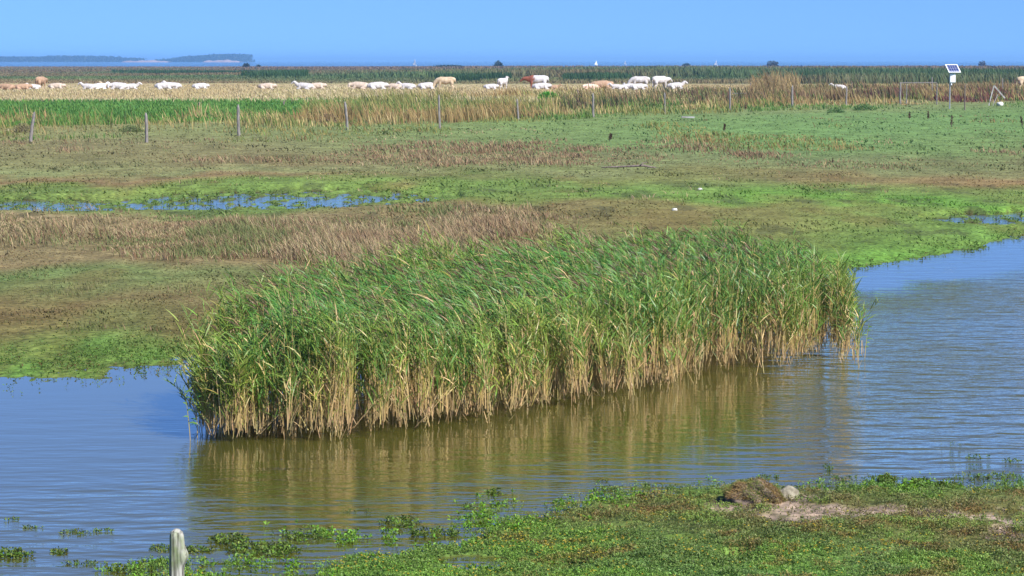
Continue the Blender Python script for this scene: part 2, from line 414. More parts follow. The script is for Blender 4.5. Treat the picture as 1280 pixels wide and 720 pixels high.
# yellow flower heads
B = Blades()
def mfl(px, py, X, Y):
    return (height(X, Y) > -.01)*(.12+.88*sst(.5, .62, fbm(X*1.6+2, Y*1.6, 3, 4)))*(.25+.75*sst(660, 700, py))*(1-bare_mask(X, Y))
px, py, X, Y = scatter_px(5200, 200, 1340, 625, 750, mfl)
Z = np.maximum(height(X, Y), 0)+rng.uniform(.05, .085, len(X))
for j in range(2):
    n = len(X); a = rng.random(n)*6.28; s_ = .007
    d = np.stack([np.cos(a), np.sin(a), np.full(n, .3)], 1)
    p = np.stack([X, Y, Z], 1); pts = np.stack([p-d*s_, p, p+d*s_], 1)
    cc = jit(const(n, srgb(200, 175, 40, .6)), .15)
    B.add(pts, np.full(n, .009), const(n, [0, .4, .9]) if j else const(n, [.5, .6, .6]), cc, cc, .6)
o = B.build('yellow_flowers', M_leaf); tag(o, 'tiny yellow flower heads scattered through the near marsh plants', 'wild flowers', kind='stuff')

# ------------------------------------------------------------------ far shore plants and short turf of the meadow
B = Blades()
def msh(px, py, X, Y):
    z = height(X, Y); return np.exp(-((z-.012)/.03)**2)*(.2+sst(.4, .6, fbm(X*1.4, Y*1.0, 3, 1)))
px, py, X, Y = scatter_px(60000, -80, 1360, 240, 500, msh)
Z = np.maximum(height(X, Y), 0); s_ = .028*(Y/30)
rbm = (rng.random(len(X)) < .15)[:, None]
cc = np.where(rbm, const(len(X), srgb(120, 105, 60, ALB)), const(len(X), srgb(108, 142, 60, ALB)))
sprigs(B, X, Y, Z, s_, cc, 4, .04)
o = B.build('shore_plants', M_leaf); tag(o, 'bright green low plants fringing the far shore and shallow puddles', 'shore plants', kind='stuff')
B = Blades()
def mturf(px, py, X, Y): return (height(X, Y) > .0)*(.35+.9*sst(.35, .65, fbm(X*1.1, Y*.4, 4, 3)))
px, py, X, Y = scatter_px(130000, -120, 1400, 138, 470, mturf)
Z = height(X, Y)
c = zone_col(X, Y)*(.72+.55*fbm(X*.9, Y*.35, 3, 6))[:, None]
hh = (.012+.05*sst(.45, .8, fbm(X*.8, Y*.3, 4, 2)))*np.clip(Y/45, .8, 2.6)*rng.uniform(.6, 1.3, len(X))
grass(B, X, Y, Z, hh, mpx(Y)*rng.uniform(1.2, 3.5, len(X)), jit(c*1.15, .12), jit(c*1.35, .12), 1.6, -.3, 3)
o = B.build('meadow_turf', M_grass); tag(o, 'short green and brownish turf of the grazed salt meadow', 'grass', kind='stuff')

# ------------------------------------------------------------------ dry tussock grass
B = Blades()
def tuss(n, x0, x1, y0, y1, hm, cols, dens, seed, blades=9, spread=.13):
    px, py, X, Y = scatter_px(n, x0, x1, y0, y1, dens)
    hn = .35+1.2*sst(.35, .7, fbm(X*.5, Y*.22, 3, seed))
    cn = fbm(X*.35+5, Y*.16, 3, seed+1)*1.5-.25
    for j in range(blades):
        m_ = len(X)
        ox = rng.normal(0, spread, m_); oy = rng.normal(0, spread, m_)
        x = X+ox; y = Y+oy; z = np.maximum(height(x, y), 0)
        ci = np.clip((cn+rng.normal(0, .12, m_))*len(cols)*1.2-.3, 0, len(cols)-1).astype(int)
        cc = cols[ci]
        h = hm*hn*rng.uniform(.5, 1.15, m_)
        grass(B, x, y, z, h, mpx(Y)*rng.uniform(.7, 1.5, m_), jit(cc*1.0, .2), jit(cc*1.45, .2), .9, -.25, 4)
dry = np.array([srgb(150,120,84,ALB), srgb(172,146,102,ALB), srgb(128,128,72,ALB), srgb(186,160,115,ALB), srgb(140,108,76,ALB), srgb(118,132,66,ALB)])
dry = dry*.72+.36*dry.mean(-1, keepdims=True)*np.array([1.15, 1.0, .75])
def d1(px, py, X, Y):
    b = sst(270, 284, py+6*np.sin(px*.013))*(1-sst(318, 338, py+(px-350)*-.03+6*np.sin(px*.02)))*(1-sst(660, 790, px))
    return b*(.10+.9*sst(.42, .58, fbm(X*.4, Y*.22, 4, 5)))*(1-.6*sst(560, 700, px))
tuss(13000, -150, 800, 264, 342, .21, dry, d1, 5)
tuss(3600, -150, 1420, 150, 262, .10, dry[[0, 2, 5, 3]], lambda px, py, X, Y: sst(.5, .66, fbm(X*.2+8, Y*.08, 4, 1))*(1-.8*sst(222, 232, py)), 3, 6, .16)
tuss(900, -150, 420, 338, 420, .07, dry[[0, 2, 5, 2]], lambda px, py, X, Y: sst(.5, .62, fbm(X*.8+8, Y*.3, 4, 1)), 3, 6, .1)
def d1b(px, py, X, Y): return sst(.45, .6, fbm(X*.5, Y*.3, 3, 5))*np.exp(-((py-335)/12)**2-((px-410)/90)**2)
tuss(1500, 280, 560, 310, 362, .26, dry, d1b, 3)
def d2(px, py, X, Y):
    n = fbm(X*.12, Y*.05, 4, 2)
    l = sst(182, 190, py)*(1-sst(206, 216, py))*(1-sst(700, 850, px))*sst(.44, .56, n)
    r = sst(194, 200, py)*(1-sst(214, 222, py))*sst(980, 1080, px)*sst(.40, .52, n)
    c_ = np.exp(-((py-207)/5)**2-((px-700)/95)**2)+np.exp(-((py-190)/4)**2-((px-840)/45)**2)+np.exp(-((py-203)/3)**2-((px-945)/30)**2)+np.exp(-((py-213)/3.2)**2-((px-547)/14)**2)*1.5+.7*np.exp(-((py-196)/3.5)**2-((px-890)/25)**2)
    return np.clip(l*.6+r+c_, 0, 1)
tuss(9000, -150, 1420, 178, 224, .17, dry[[0, 4, 1, 4, 2]], d2, 6, 7, .25)
def d3(px, py, X, Y): return sst(.52, .62, fbm(X*.1, Y*.03, 4, 7))*(.5+.5*(px > 500))*.8
tuss(5500, -150, 1420, 158, 196, .22, np.array([srgb(165,150,90,ALB), srgb(120,135,70,ALB), srgb(150,130,85,ALB)]), d3, 2, 6, .35)
o = B.build('tussock_grass', M_grass); tag(o, 'dry tan and brown tussock grass in ragged bands across the meadow', 'dry grass', kind='stuff')

# ------------------------------------------------------------------ tall grass and weeds along the fence line
def ffence(px):                              # base row of the fence across the photo
    return np.interp(px, [-200, 40, 299, 433, 549, 741, 989, 1280, 1500], [182, 176, 169, 163, 160, 147, 136, 132, 130])
B = Blades()
def band(n, x0, x1, off0, off1, hm, cols, dens, seed, sc=.08, wmin=.7, wmax=1.6, lean=.5, k=4):
    px = rng.uniform(x0, x1, n); py = ffence(px)+rng.uniform(off0, off1, n)
    X, Y = P(px, py); keep = rng.random(n) < dens(px, py, X, Y); px, py, X, Y = px[keep], py[keep], X[keep], Y[keep]
    m_ = len(X); nz_ = (fbm(X*sc*1.6, Y*sc*.6, 4, seed)-.5)*1.7+.5
    ci = np.clip((nz_-.25)*2*len(cols)+rng.normal(0, .5, m_), 0, len(cols)-1).astype(int); cc = cols[ci]
    z = height(X, Y)
    h = hm*(.2+1.2*sst(.3, .75, fbm(X*.3, Y*.12, 3, seed+1)))*rng.uniform(.6, 1.3, m_)
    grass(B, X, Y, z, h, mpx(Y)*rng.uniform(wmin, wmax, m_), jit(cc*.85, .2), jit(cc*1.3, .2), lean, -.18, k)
straw = np.array([srgb(150,145,85,ALB), srgb(188,168,112,ALB), srgb(130,142,76,ALB), srgb(205,182,128,ALB), srgb(165,140,92,ALB)])
greenish = np.array([srgb(98,140,66,ALB), srgb(122,148,74,ALB), srgb(84,125,58,ALB), srgb(150,150,85,ALB)])
L = lambda px: 1-sst(560, 700, px)
band(27000, -150, 1420, -18, 3, .68, straw, lambda px, py, X, Y: (.08+.92*sst(.44, .58, fbm(X*.13, Y*.05, 3, 1)))*(.75+.25*sst(600, 900, px)), 1)
band(20000, -150, 1420, -14, 8, .42, greenish, lambda px, py, X, Y: sst(.40, .58, fbm(X*.09+3, Y*.04, 3, 3))*.9, 2)
band(9000, 380, 760, -30, -6, .8, straw[[0, 2, 1, 4]], lambda px, py, X, Y: .5+.5*sst(.4, .6, fbm(X*.07, Y*.03, 3, 4)), 4)
# brown seed-headed weeds on the right
rust = np.array([srgb(142,122,84,ALB), srgb(170,148,104,ALB), srgb(112,118,70,ALB), srgb(128,98,78,ALB), srgb(96,112,62,ALB), srgb(158,136,92,ALB)])
band(28000, 690, 1420, -20, -5, .74, rust, lambda px, py, X, Y: .35+.65*sst(.38, .55, fbm(X*.05+1, Y*.03, 3, 6)), 3, .06, .7, 1.5, .3)
band(6000, 700, 1420, -22, -4, .8, np.array([srgb(84,92,58,ALB), srgb(104,82,66,ALB)]), lambda px, py, X, Y: sst(.5, .6, fbm(X*.12+5, Y*.06, 3, 2)), 6, .06, .8, 1.6, .3)
band(2600, 940, 1000, -30, -8, 1.6, rust[[0, 1, 5]], lambda px, py, X, Y: .8+px*0, 3)
band(9000, 1080, 1420, -14, 0, .75, np.array([srgb(92,66,66,ALB), srgb(128,84,72,ALB)]), lambda px, py, X, Y: sst(.45, .6, fbm(X*.2+1, Y*.1, 3, 6)), 3, .06, .9, 1.8, .2)
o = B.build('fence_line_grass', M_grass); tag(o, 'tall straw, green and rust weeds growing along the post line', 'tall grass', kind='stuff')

# bright green strip behind the fence, left
B = Blades()
def dg(px, py, X, Y):
    top = np.interp(px, [-200, 0, 300, 620], [134, 133, 131.5, 128]); bot = ffence(px)-10
    return ((py > top) & (py < bot))*(1-sst(330, 640, px)*.8)*(px < 650)
px, py, X, Y = scatter_px(34000, -200, 680, 126, 166, dg)
n = len(X); nn = fbm(X*.2, Y*.08, 3, 1)[:, None]
cc = srgb(88, 136, 58, ALB)*(1-nn)+srgb(124, 164, 80, ALB)*nn
grass(B, X, Y, height(X, Y), .3*rng.uniform(.6, 1.3, n), mpx(Y)*rng.uniform(1, 2.4, n), jit(cc*.75), jit(cc*1.1), .6, -.1, 3)
o = B.build('green_crop_strip', M_grass); tag(o, 'vivid green strip of lush grass behind the posts', 'lush grass', kind='stuff')

# straw coloured hay meadow around the cattle
B = Blades()
px, py, X, Y = scatter_px(72000, -160, 1440, 109.5, 134, lambda px, py, X, Y: (py < ffence(px)-8)*np.where(px < 600, py < 133, True)*1.0)
n = len(X); nn = fbm(X*.05, Y*.012, 4, 2)
cols = np.array([srgb(188,170,126,ALB), srgb(198,182,144,ALB), srgb(172,162,112,ALB), srgb(208,194,156,ALB)])
cc = cols[np.clip(((nn-.3)*2.4*4+rng.normal(0, .8, n)), 0, 3).astype(int)]
rt = (sst(700, 1000, px)*sst(112, 122, py)*.6)[:, None]; cc = cc*(1-rt)+rt*srgb(160, 130, 84, ALB)
far = sst(111, 108, py) if False else (1-sst(108, 111, py))[:, None]*.5; cc = cc*(1-far)+far*srgb(168, 128, 90, ALB)
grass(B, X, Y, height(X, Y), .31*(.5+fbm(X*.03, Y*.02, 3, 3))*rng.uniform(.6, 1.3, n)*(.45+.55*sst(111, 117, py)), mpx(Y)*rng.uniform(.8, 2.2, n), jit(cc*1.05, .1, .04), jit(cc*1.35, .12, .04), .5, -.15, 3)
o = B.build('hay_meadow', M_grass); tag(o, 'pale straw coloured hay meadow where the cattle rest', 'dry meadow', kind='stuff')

# far reed marsh up to the coast
B = Blades()
def mm(px, py, X, Y): return np.ones_like(px)
px, py, X, Y = scatter_px(90000, -200, 1480, 83.7, 107, mm)
n = len(X)
base = zone_col(X, Y, .6)
big = fbm(X*.012, Y*.006, 4, 1); hfac = .4+1.0*sst(.4, .65, big)
rightm = sst(-100, 1000, px+500*(big-.5))
tall = (.12+.5*rightm)*hfac*np.clip((py-82)/8, .35, 1)
tall = np.where(py > 101, tall*(.3+.6*sst(950, 1050, px)), tall)*np.where(px < 300, .6, 1)
greens = np.array([srgb(78,108,62,ALB), srgb(62,92,58,ALB), srgb(100,128,70,ALB), srgb(88,112,62,ALB)])
gi = np.clip((fbm(X*.02, Y*.006, 3, 5)-.25)*8+rng.normal(0, .5, n), 0, 3).astype(int)
brn = np.clip(sst(.46, .6, fbm(X*.006+2, Y*.004, 3, 6)+.30*(1-sst(85, 92, py))-.12*sst(93, 98, py))+.35*(rng.random(n)-.5), 0, 1)[:, None]*.95
cc = base*.35+.65*(greens[gi]*(1-brn)+brn*srgb(138, 108, 80, ALB))
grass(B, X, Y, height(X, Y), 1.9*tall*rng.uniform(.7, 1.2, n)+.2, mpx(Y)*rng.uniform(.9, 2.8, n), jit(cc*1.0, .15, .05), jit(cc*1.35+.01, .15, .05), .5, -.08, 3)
# dense dark green stands
for (x0, x1, y0, y1, h, k_) in [(1000, 1480, 101.5, 105.5, 2.3, 16000), (545, 600, 102.5, 105, 1.6, 1800), (705, 790, 101.5, 104.5, 1.5, 3000), (302, 385, 96, 100, 1.7, 2600), (860, 1000, 100, 103.5, 1.2, 2600), (500, 830, 90, 95, 1.1, 5500), (140, 420, 91, 94, .9, 4500), (820, 1100, 94, 98, .8, 3500), (600, 640, 100, 103, 1.4, 900)]:
    px, py, X, Y = scatter_px(k_, x0, x1, y0, y1, lambda px, py, X, Y: .10+.9*sst(.40, .56, fbm(X*.035, Y*.012, 3, 3)))
    n = len(X); nn = fbm(X*.08, Y*.02, 3, 4)[:, None]
    cc = srgb(34, 58, 44, ALB)*(1-nn)+srgb(78, 112, 66, ALB)*nn
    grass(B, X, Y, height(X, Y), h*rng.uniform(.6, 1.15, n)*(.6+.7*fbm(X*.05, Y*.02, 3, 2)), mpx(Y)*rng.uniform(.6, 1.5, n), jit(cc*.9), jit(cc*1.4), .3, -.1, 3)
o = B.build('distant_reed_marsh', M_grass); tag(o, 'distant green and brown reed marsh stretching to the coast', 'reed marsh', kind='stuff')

# ------------------------------------------------------------------ the reed island
RP = poly_w([(250,551),(300,554),(345,548),(400,553),(435,551),(450,543),(475,547),(520,541),(555,534),(600,528),(655,521),(690,508),(720,510),(760,498),(775,490),(800,492),(842,490),(858,470),(905,466),(925,460),(975,462),(1005,456),(1030,448),(1061,447),
             (1058,420),(1010,402),(950,392),(880,382),(800,382),(700,396),(600,418),(500,432),(420,450),(340,474),(290,504),(250,532)])
def in_reeds(X, Y): return signed(X, Y, RP) < 0
x0, x1 = RP[:, 0].min(), RP[:, 0].max(); y0, y1 = RP[:, 1].min(), RP[:, 1].max()
n = int((x1-x0)*(y1-y0)*420)
X = rng.uniform(x0, x1, n); Y = rng.uniform(y0, y1, n)
sd = signed(X+.12*(fbm(X*3, Y*3, 2, 1)-.5)*2, Y+.5*(fbm(X*2.2, Y*2.2, 3, 2)-.5), RP)
px, py = PIX(X, Y)
dens = np.where(sd > -.45, 1.0, .45)*(sd < 0)
dens = dens*(.35+.65*sst(.36, .5, fbm(X*2.4, Y*2.4, 3, 3)))
# gaps in the front wall
for (gx, gw, gd) in [(449, 13, .9), (347, 6, .45), (560, 5, .4), (625, 5, .3), (690, 6, .4), (745, 12, .35), (775, 6, .5), (873, 13, .7), (925, 6, .5), (1036, 8, .6), (985, 5, .4)]:
    dens = np.where((np.abs(px-gx-3*np.sin(Y*9)) < gw*(.3+.7*np.clip(-sd/gd*2, 0, 1))) & (sd > -gd), dens*.04, dens)
keep = rng.random(n) < dens; X, Y, sd, px, py = X[keep], Y[keep], sd[keep], px[keep], py[keep]
# a few outliers standing in the water in front
for (ex, ey) in [(607,534),(612,531),(655,523),(792,512),(788,507),(803,497),(870,492),(1052,458),(1068,462),(1072,450),(640,527),(735,511),(360,556),(480,549),(950,470),(905,470)]:
    k_ = 4; x_, y_ = P(ex+rng.normal(0, 2.5, k_), ey+rng.normal(0, 1, k_)); X = np.append(X, x_); Y = np.append(Y, y_); sd = np.append(sd, np.zeros(k_)); px = np.append(px, np.full(k_, ex)); py = np.append(py, np.full(k_, ey))
n = len(X); print('reed stems', n)
hmap = np.interp(px, [235, 262, 330, 450, 600, 800, 900, 1000, 1040, 1075], [1.16, 1.22, 1.26, 1.3, 1.3, 1.28, 1.28, 1.2, 1.08, .98])
H = hmap*(.62+.66*fbm(X*1.0, Y*1.0, 4, 4))*rng.normal(1, .12, n)
H = np.where(sd > -.12, H*rng.uniform(.6, 1.0, n), H)
lx = rng.normal(0, .06, n)+.30*(fbm(X*1.5, Y*1.5, 3, 5)-.5); ly = rng.normal(0, .07, n)-.10*np.exp(-(sd/.3)**2)
edgeR = sst(1030, 1075, px)*.03; edgeL = (1-sst(240, 290, px))*-.12
windB = -(.07+.16*fbm(X*.7, Y*.7, 3, 6))*(.35+.65*sst(0, .9, -sd))*rng.uniform(.3, 1.4, n)*np.interp(px, [240, 330, 700, 820, 1070], [.6, 1, 1, .35, .25])
broken = rng.random(n) < .09
lx = np.where(broken, rng.normal(0, .4, n), lx); H = np.where(broken, H*.6, H)
def stem_pt(t, i=slice(None)):
    h = H[i]; return np.stack([X[i]+h*((lx+edgeR+edgeL)[i]*t+windB[i]*t**2.4), Y[i]+h*(ly[i]*t+.05*t*t), h*t*(1-.10*t*t)], -1)
tan_ = srgb(220, 190, 134, .78); tan2 = srgb(186, 148, 112, .75); gold = srgb(206, 190, 104, .72)
grn = srgb(112, 170, 66, ALB); grn2 = srgb(80, 140, 60, ALB); grn3 = srgb(150, 180, 72, ALB); blu = srgb(84, 146, 84, ALB)
B = Blades()
ts_ = np.linspace(-.02, 1, 6)
pts = np.stack([stem_pt(t) for t in ts_], 1)
b_ = rng.normal(0, .5, n); side = np.stack([np.cos(b_), np.sin(b_), b_*0], 1)
r_ = rng.random((n, 1)); c0 = tan_*r_+tan2*(1-r_); c0 = jit(c0, .2)
dead = (rng.random((n, 1)) < .22)
c1 = np.where(dead, jit(const(n, tan_), .2), jit(const(n, grn3*.9), .15))
# stems change colour half-way: draw as two pieces
mid = np.where(rng.random((n, 1)) < .5, gold*.95, tan_)*(1+rng.normal(0, .15, (n, 1)))
B.add(pts[:, :4], rng.uniform(.007, .0115, n), side, c0, mid, .9)
B.add(pts[:, 3:], rng.uniform(.006, .009, n), side, mid, c1, .4)
# leaves
front = np.exp(-(sd/.45)**2)
yel = sst(.42, .62, fbm(X*1.3+3, Y*1.3, 3, 7))       # yellower patches
NL = 16
for j in range(NL):
    t = .26+.74*(j+rng.uniform(-.3, .9, n))/NL; t = np.clip(t, .15, 1)
    keep = rng.random(n) < np.where(t < .55, .30, .95)*np.where(sd < -.7, np.where(t < .55, .1, 1), 1)
    i = np.nonzero(keep)[0]; m_ = len(i); t = t[i]
    h = H[i]
    p0 = np.stack([X[i]+h*((lx+edgeR+edgeL)[i]*t+windB[i]*t**2.4), Y[i]+h*(ly[i]*t+.05*t*t), h*t*(1-.10*t*t)], -1)
    az = rng.random(m_)*2*np.pi
    wl = np.interp(px[i], [240, 330, 720, 850, 1070], [.6, 1, 1, .4, .3])*(.1+1.1*fbm(X[i]*1.7, Y[i]*1.7, 3, 2))
    wx = np.clip(t*1.3, 0, 1.2)*(.3+.85*sst(0, .8, -sd[i]))*wl
    dx = np.cos(az)*.8-wx; dy = np.sin(az)*.8-.12
    hd = unit(np.stack([dx, dy, 0*dx], 1))
    up = rng.uniform(.4, 1.8, m_)+1.8*front[i]*rng.random(m_)*(t < .8)
    d0 = unit(hd+np.stack([0*up, 0*up, up], 1))
    Lf = rng.uniform(.13, .31, m_)*np.where(t < .5, .8, 1)
    droop = rng.uniform(.05, .75, m_)*(1-.5*front[i])
    s4 = np.linspace(0, 1, 4)
    pp = p0[:, None, :]+d0[:, None, :]*(Lf[:, None]*s4[None])[..., None]
    pp[:, :, 2] -= (Lf*droop)[:, None]*s4[None]**2.2
    pp[:, :, 0] -= (Lf*.25*wx)[:, None]*s4[None]**2
    side = unit(np.cross(d0, np.stack([rng.normal(0, .5, m_), rng.normal(-.3, .5, m_), np.ones(m_)], 1)))
    low = np.clip(1-(t-.40)/.38, 0, 1)
    low = np.clip(low*(.55+1.1*sst(.40, .60, fbm(X[i]*2.6+1, Y[i]*1.0, 3, 4))), 0, 1)
    pd = .05+.75*low**1.2+.30*yel[i]*(t < .8)*front[i]
    u = rng.random(m_)
    mixc = rng.random((m_, 1)); mix2 = fbm(X[i]*1.5, Y[i]*1.5, 3, 1)[:, None]
    green = grn*mixc+grn2*(1-mixc); green = green*(1-.55*mix2)+.55*mix2*np.where(rng.random((m_, 1)) < .45, grn3, blu)
    yl = ((.25+.75*yel[i])*front[i]*.9)[:, None]; green = green*(1-yl)+yl*srgb(158, 176, 74, ALB)
    dryc = np.where(rng.random((m_, 1)) < .5, tan_, np.where(rng.random((m_, 1)) < .5, gold, grn3))
    cc = np.where((u < pd)[:, None], dryc, green); cc = jit(cc, .15, .05)*(.65+.75*fbm(X[i]*1.9+7, Y[i]*1.9, 3, 6))[:, None]
    B.add(pp, rng.uniform(.009, .018, m_)*np.where(t < .5, .75, 1), side, cc*.95, cc*1.05, .05)
i = np.nonzero(sd > -.5)[0]
for j in range(3):
    m_ = len(i); t0 = rng.uniform(.0, .62, m_); t1_ = t0+rng.uniform(.1, .3, m_)
    def sp(t): 
        h = H[i]; return np.stack([X[i]+h*((lx+edgeR+edgeL)[i]*t+windB[i]*t**2.4), Y[i]+h*(ly[i]*t+.05*t*t), h*t*(1-.10*t*t)], -1)
    off = rng.normal(0, .02, (m_, 3))*[1, 1, 0]; off2 = off+rng.normal(0, .03, (m_, 3))*[1, 1, 0]
    pp = np.stack([sp(t0)+off, sp((t0+t1_)/2)+(off+off2)/2, sp(t1_)+off2], 1)
    b2 = rng.normal(0, .6, m_); gq = (rng.random((m_, 1)) < np.clip((t0[:, None]-.15)*1.6, 0, .75))
    cc = jit(np.where(gq, const(m_, srgb(146, 158, 70, ALB)), const(m_, tan_*.9)), .22, .06)
    B.add(pp, rng.uniform(.007, .014, m_), np.stack([np.cos(b2), np.sin(b2), b2*0], 1), cc*.9, cc, .2)
# seed plumes swept by the wind
i = np.nonzero((rng.random(n) < .20) & (sd < -.25))[0]; m_ = len(i)
top = pts[i, -1]
for j in range(7):
    L_ = rng.uniform(.07, .15, m_); d = unit(np.stack([-.7+rng.normal(0, .3, m_), rng.normal(0, .25, m_), .75+rng.normal(0, .25, m_)], 1))
    p0 = top+d*(L_*rng.uniform(-.2, .5, m_))[:, None]
    pp = np.stack([p0, p0+d*(L_*.5)[:, None], p0+d*L_[:, None]-[0.01, 0, .012]], 1)
    cc = jit(const(m_, srgb(132, 106, 78, ALB)), .2)
    B.add(pp, rng.uniform(.006, .013, m_), unit(np.cross(d, rng.normal(0, 1, (m_, 3)))), cc, cc*1.05, .3)
o = B.build('reed_bed', M_reed); tag(o, 'dense island of tall green reeds with straw stems standing in the pond', 'reeds', kind='stuff')
del B

# lone reeds at the ends of the island
def lone_reed(name, px_, py_, h, lean, label, nl=7, leaf=.16, dark=False):
    x, y = P(px_, py_); x = float(x); y = float(y)
    B = Blades(); t = np.linspace(0, 1, 6)
    pts = np.stack([lean*h*t**1.5, 0*t, h*t-.03], 1)[None]
    B.add(pts, np.array([.011]), np.array([[1., 0, 0]]), (tan_*.9)[None], (grn3 if not dark else grn2)[None], .4)
    o = B.build(name, M_reed); o.location = (x, y, 0)
    for j in range(nl):
        B = Blades(); s_ = .35+.65*j/nl; p0 = np.array([lean*h*s_**1.5, 0, h*s_-.03])
        a = random.choice([-1, 1])*(1-.4*random.random()); d = np.array([a, random.uniform(-.3, .3), random.uniform(.3, 1)]); d /= np.linalg.norm(d)
        L_ = leaf*random.uniform(.6, 1.1); k = np.linspace(0, 1, 4)
        pp = p0+d*L_*k[:, None]; pp[:, 2] -= L_*.7*k**2.2
        B.add(pp[None], np.array([.018]), unit(np.cross(d, [0, -1, .4]))[None], (grn2 if dark else grn)[None], (grn if dark else grn3)[None], .05)
        B.build('leaf', M_reed, o)
    tag(o, label, 'reed')
lone_reed('reed_stem', 238, 551, .62, -.10, 'pale thin single reed standing in open water left of the reed island', 6, .14)
lone_reed('reed_stem', 247, 549, .55, -.02, 'dark leafy short reed close to the left end of the reed island', 9, .15, True)
lone_reed('reed_stem', 1081, 447, .50, .10, 'slim leaning reed in ruffled water at the right end of the reed island', 6, .12)
lone_reed('reed_stem', 1073, 452, .36, .05, 'short pale reed stub in the water by the right end of the island', 3, .10)

# ------------------------------------------------------------------ lathe helper and posts
def post_mesh(name, h, r, lean=(0, 0), seed=0, seg=14, rings=16, bulge=None, mat=None, parent=None, crook=0.0, taper=.12):
    rs = np.random.default_rng(seed); vs = []; ph = rs.random(6)*6.28
    for k in range(rings+1):
        t = k/rings; z = h*t
        cap = math.sqrt(max(0, 1-max(0, (t-.93)/.07)**2)) if t > .93 else 1
        for j in range(seg):
            a = 2*math.pi*j/seg
            rr = r*(1-taper*t)*(1+.07*math.sin(3*a+ph[0]+t*2)+.05*math.sin(5*a+ph[1]-t*3)+.04*math.sin(t*17+ph[2]+a))*(.35+.65*cap)
            if bulge:
                bz, ba, bs, br = bulge; rr += br*math.exp(-((z-bz)/bs)**2)*max(0, math.cos(a-ba))**2
            cx = lean[0]*z+crook*math.sin(t*3.1+ph[3]); cy = lean[1]*z+crook*.6*math.sin(t*2.3+ph[4])
            vs.append((cx+rr*math.cos(a), cy+rr*math.sin(a), z+(.0 if t < .97 else rs.uniform(-.1, .1)*r)))
    fs = [(k*seg+j, k*seg+(j+1) % seg, (k+1)*seg+(j+1) % seg, (k+1)*seg+j) for k in range(rings) for j in range(seg)]
    fs.append(tuple(range(rings*seg, (rings+1)*seg)))
    return mesh_py(name, vs, fs, mat, parent, True)
M_post = simple_mat('weathered_wood', (.10, .09, .085), (.26, .235, .22), 5, 6, .9, (6, 6, .8), .004)
M_darkwood = simple_mat('dark_wood', (.08, .06, .05), (.20, .16, .14), 6, 6, .9, (5, 5, .8), .004)
# near post with lichen
m, nt, b = new_mat('lichen_wood')
cr, nz = noise_col(nt, 3, 7, (.10, .095, .08), (.36, .35, .31), .36, .56, stretch=(16, 16, 1.2))
cr2, nz2 = noise_col(nt, 11, 6, (1, 1, 1), (.52, .66, .34), .45, .66, stretch=(1, 1, .6))
cr3, nz3 = noise_col(nt, 16, 5, (.30, .26, .2), (1, 1, 1), .30, .40, stretch=(1.6, 1.6, .7))
mu = N(nt, 'ShaderNodeMix', data_type='RGBA', blend_type='MULTIPLY'); mu.inputs[0].default_value = .95
mu2 = N(nt, 'ShaderNodeMix', data_type='RGBA', blend_type='MULTIPLY'); mu2.inputs[0].default_value = .85
nt.links.new(cr.outputs[0], mu.inputs[6]); nt.links.new(cr2.outputs[0], mu.inputs[7]); nt.links.new(mu.outputs[2], mu2.inputs[6]); nt.links.new(cr3.outputs[0], mu2.inputs[7])
nt.links.new(mu2.outputs[2], b.inputs['Base Color']); b.inputs['Roughness'].default_value = .9
bp = N(nt, 'ShaderNodeBump'); bp.inputs['Distance'].default_value = .006; nt.links.new(nz.outputs['Fac'], bp.inputs['Height']); nt.links.new(bp.outputs['Normal'], b.inputs['Normal'])
M_lichen = m
x, y = P(222, 783); x = float(x); y = float(y)
pz = (783-661)/F*math.hypot(y, 4)
o = post_mesh('wooden_post', pz+.25, .055, (0, 0), 3, 28, 40, (pz-.19+.25, -.15, .055, .034), M_lichen, None, .006, .06); o.location = (x, y, -.25)
tag(o, 'whitish lichen covered wooden post with a side knot, in the near water', 'post')

# fence line posts: (x base, y base, y top, x top shift, radius, dark, label)
FP = [(38,176,143,5,.075,0,'leftmost leaning post of the post line, in dry grass beside the green strip'),
 (183,177,144,0,.075,0,'weathered post, second from the left, below the middle of the green strip'),
 (299,169,134,-1,.08,0,'straight weathered post, third from the left, beside the right part of green strip'),
 (434,162,130,-2,.075,0,'weathered post standing in mixed grass, fourth from the left'),
 (550,160,122,-1,.06,0,'tall thin post, fifth from the left, below the grazing cream cow'),
 (648,150,126,-1,.06,0,'short post nearly lost in weeds left of the bright green bush'),
 (742,146,119,-1,.08,0,'pale post in straw grass, right of the bright green bush'),
 (831,142,118,0,.065,0,'slim post in rusty weeds, below the pair of standing white cows'),
 (912,140,112,0,.07,0,'post at the left end of the low grey rail'),
 (989,134,109,2,.085,0,'thick pale crooked post right of the tall rusty weeds'),
 (1058,132,110,0,.07,0,'plain post midway between the thick crooked post and the broken gate'),
 (1206,138,108,0,.045,1,'thin dark stake just right of the solar panel station'),
 (1165,116,98,0,.06,0,'pale stake behind the weeds, left of the solar panel station'),
 (1253,117,99,0,.06,0,'pale stake behind the weeds, above the white trestle'),
 (938,118,104,0,.05,1,'short dark stake in pale grass behind the low grey rail'),
 (722,128,113,0,.055,1,'dark stub post behind the weeds just right of the bright green bush'),
 (355,134,127,0,.07,1,'small dark stub post on the far edge of the green strip, right one'),
 (249,135,128,0,.07,1,'small dark stub post on the far edge of the green strip, left one'),
 (952,118,108,0,.045,1,'thin dark stake at the right end of the low grey rail'),
 (1065,116,104,0,.05,1,'thin dark stake behind the plain post near a resting white cow')]
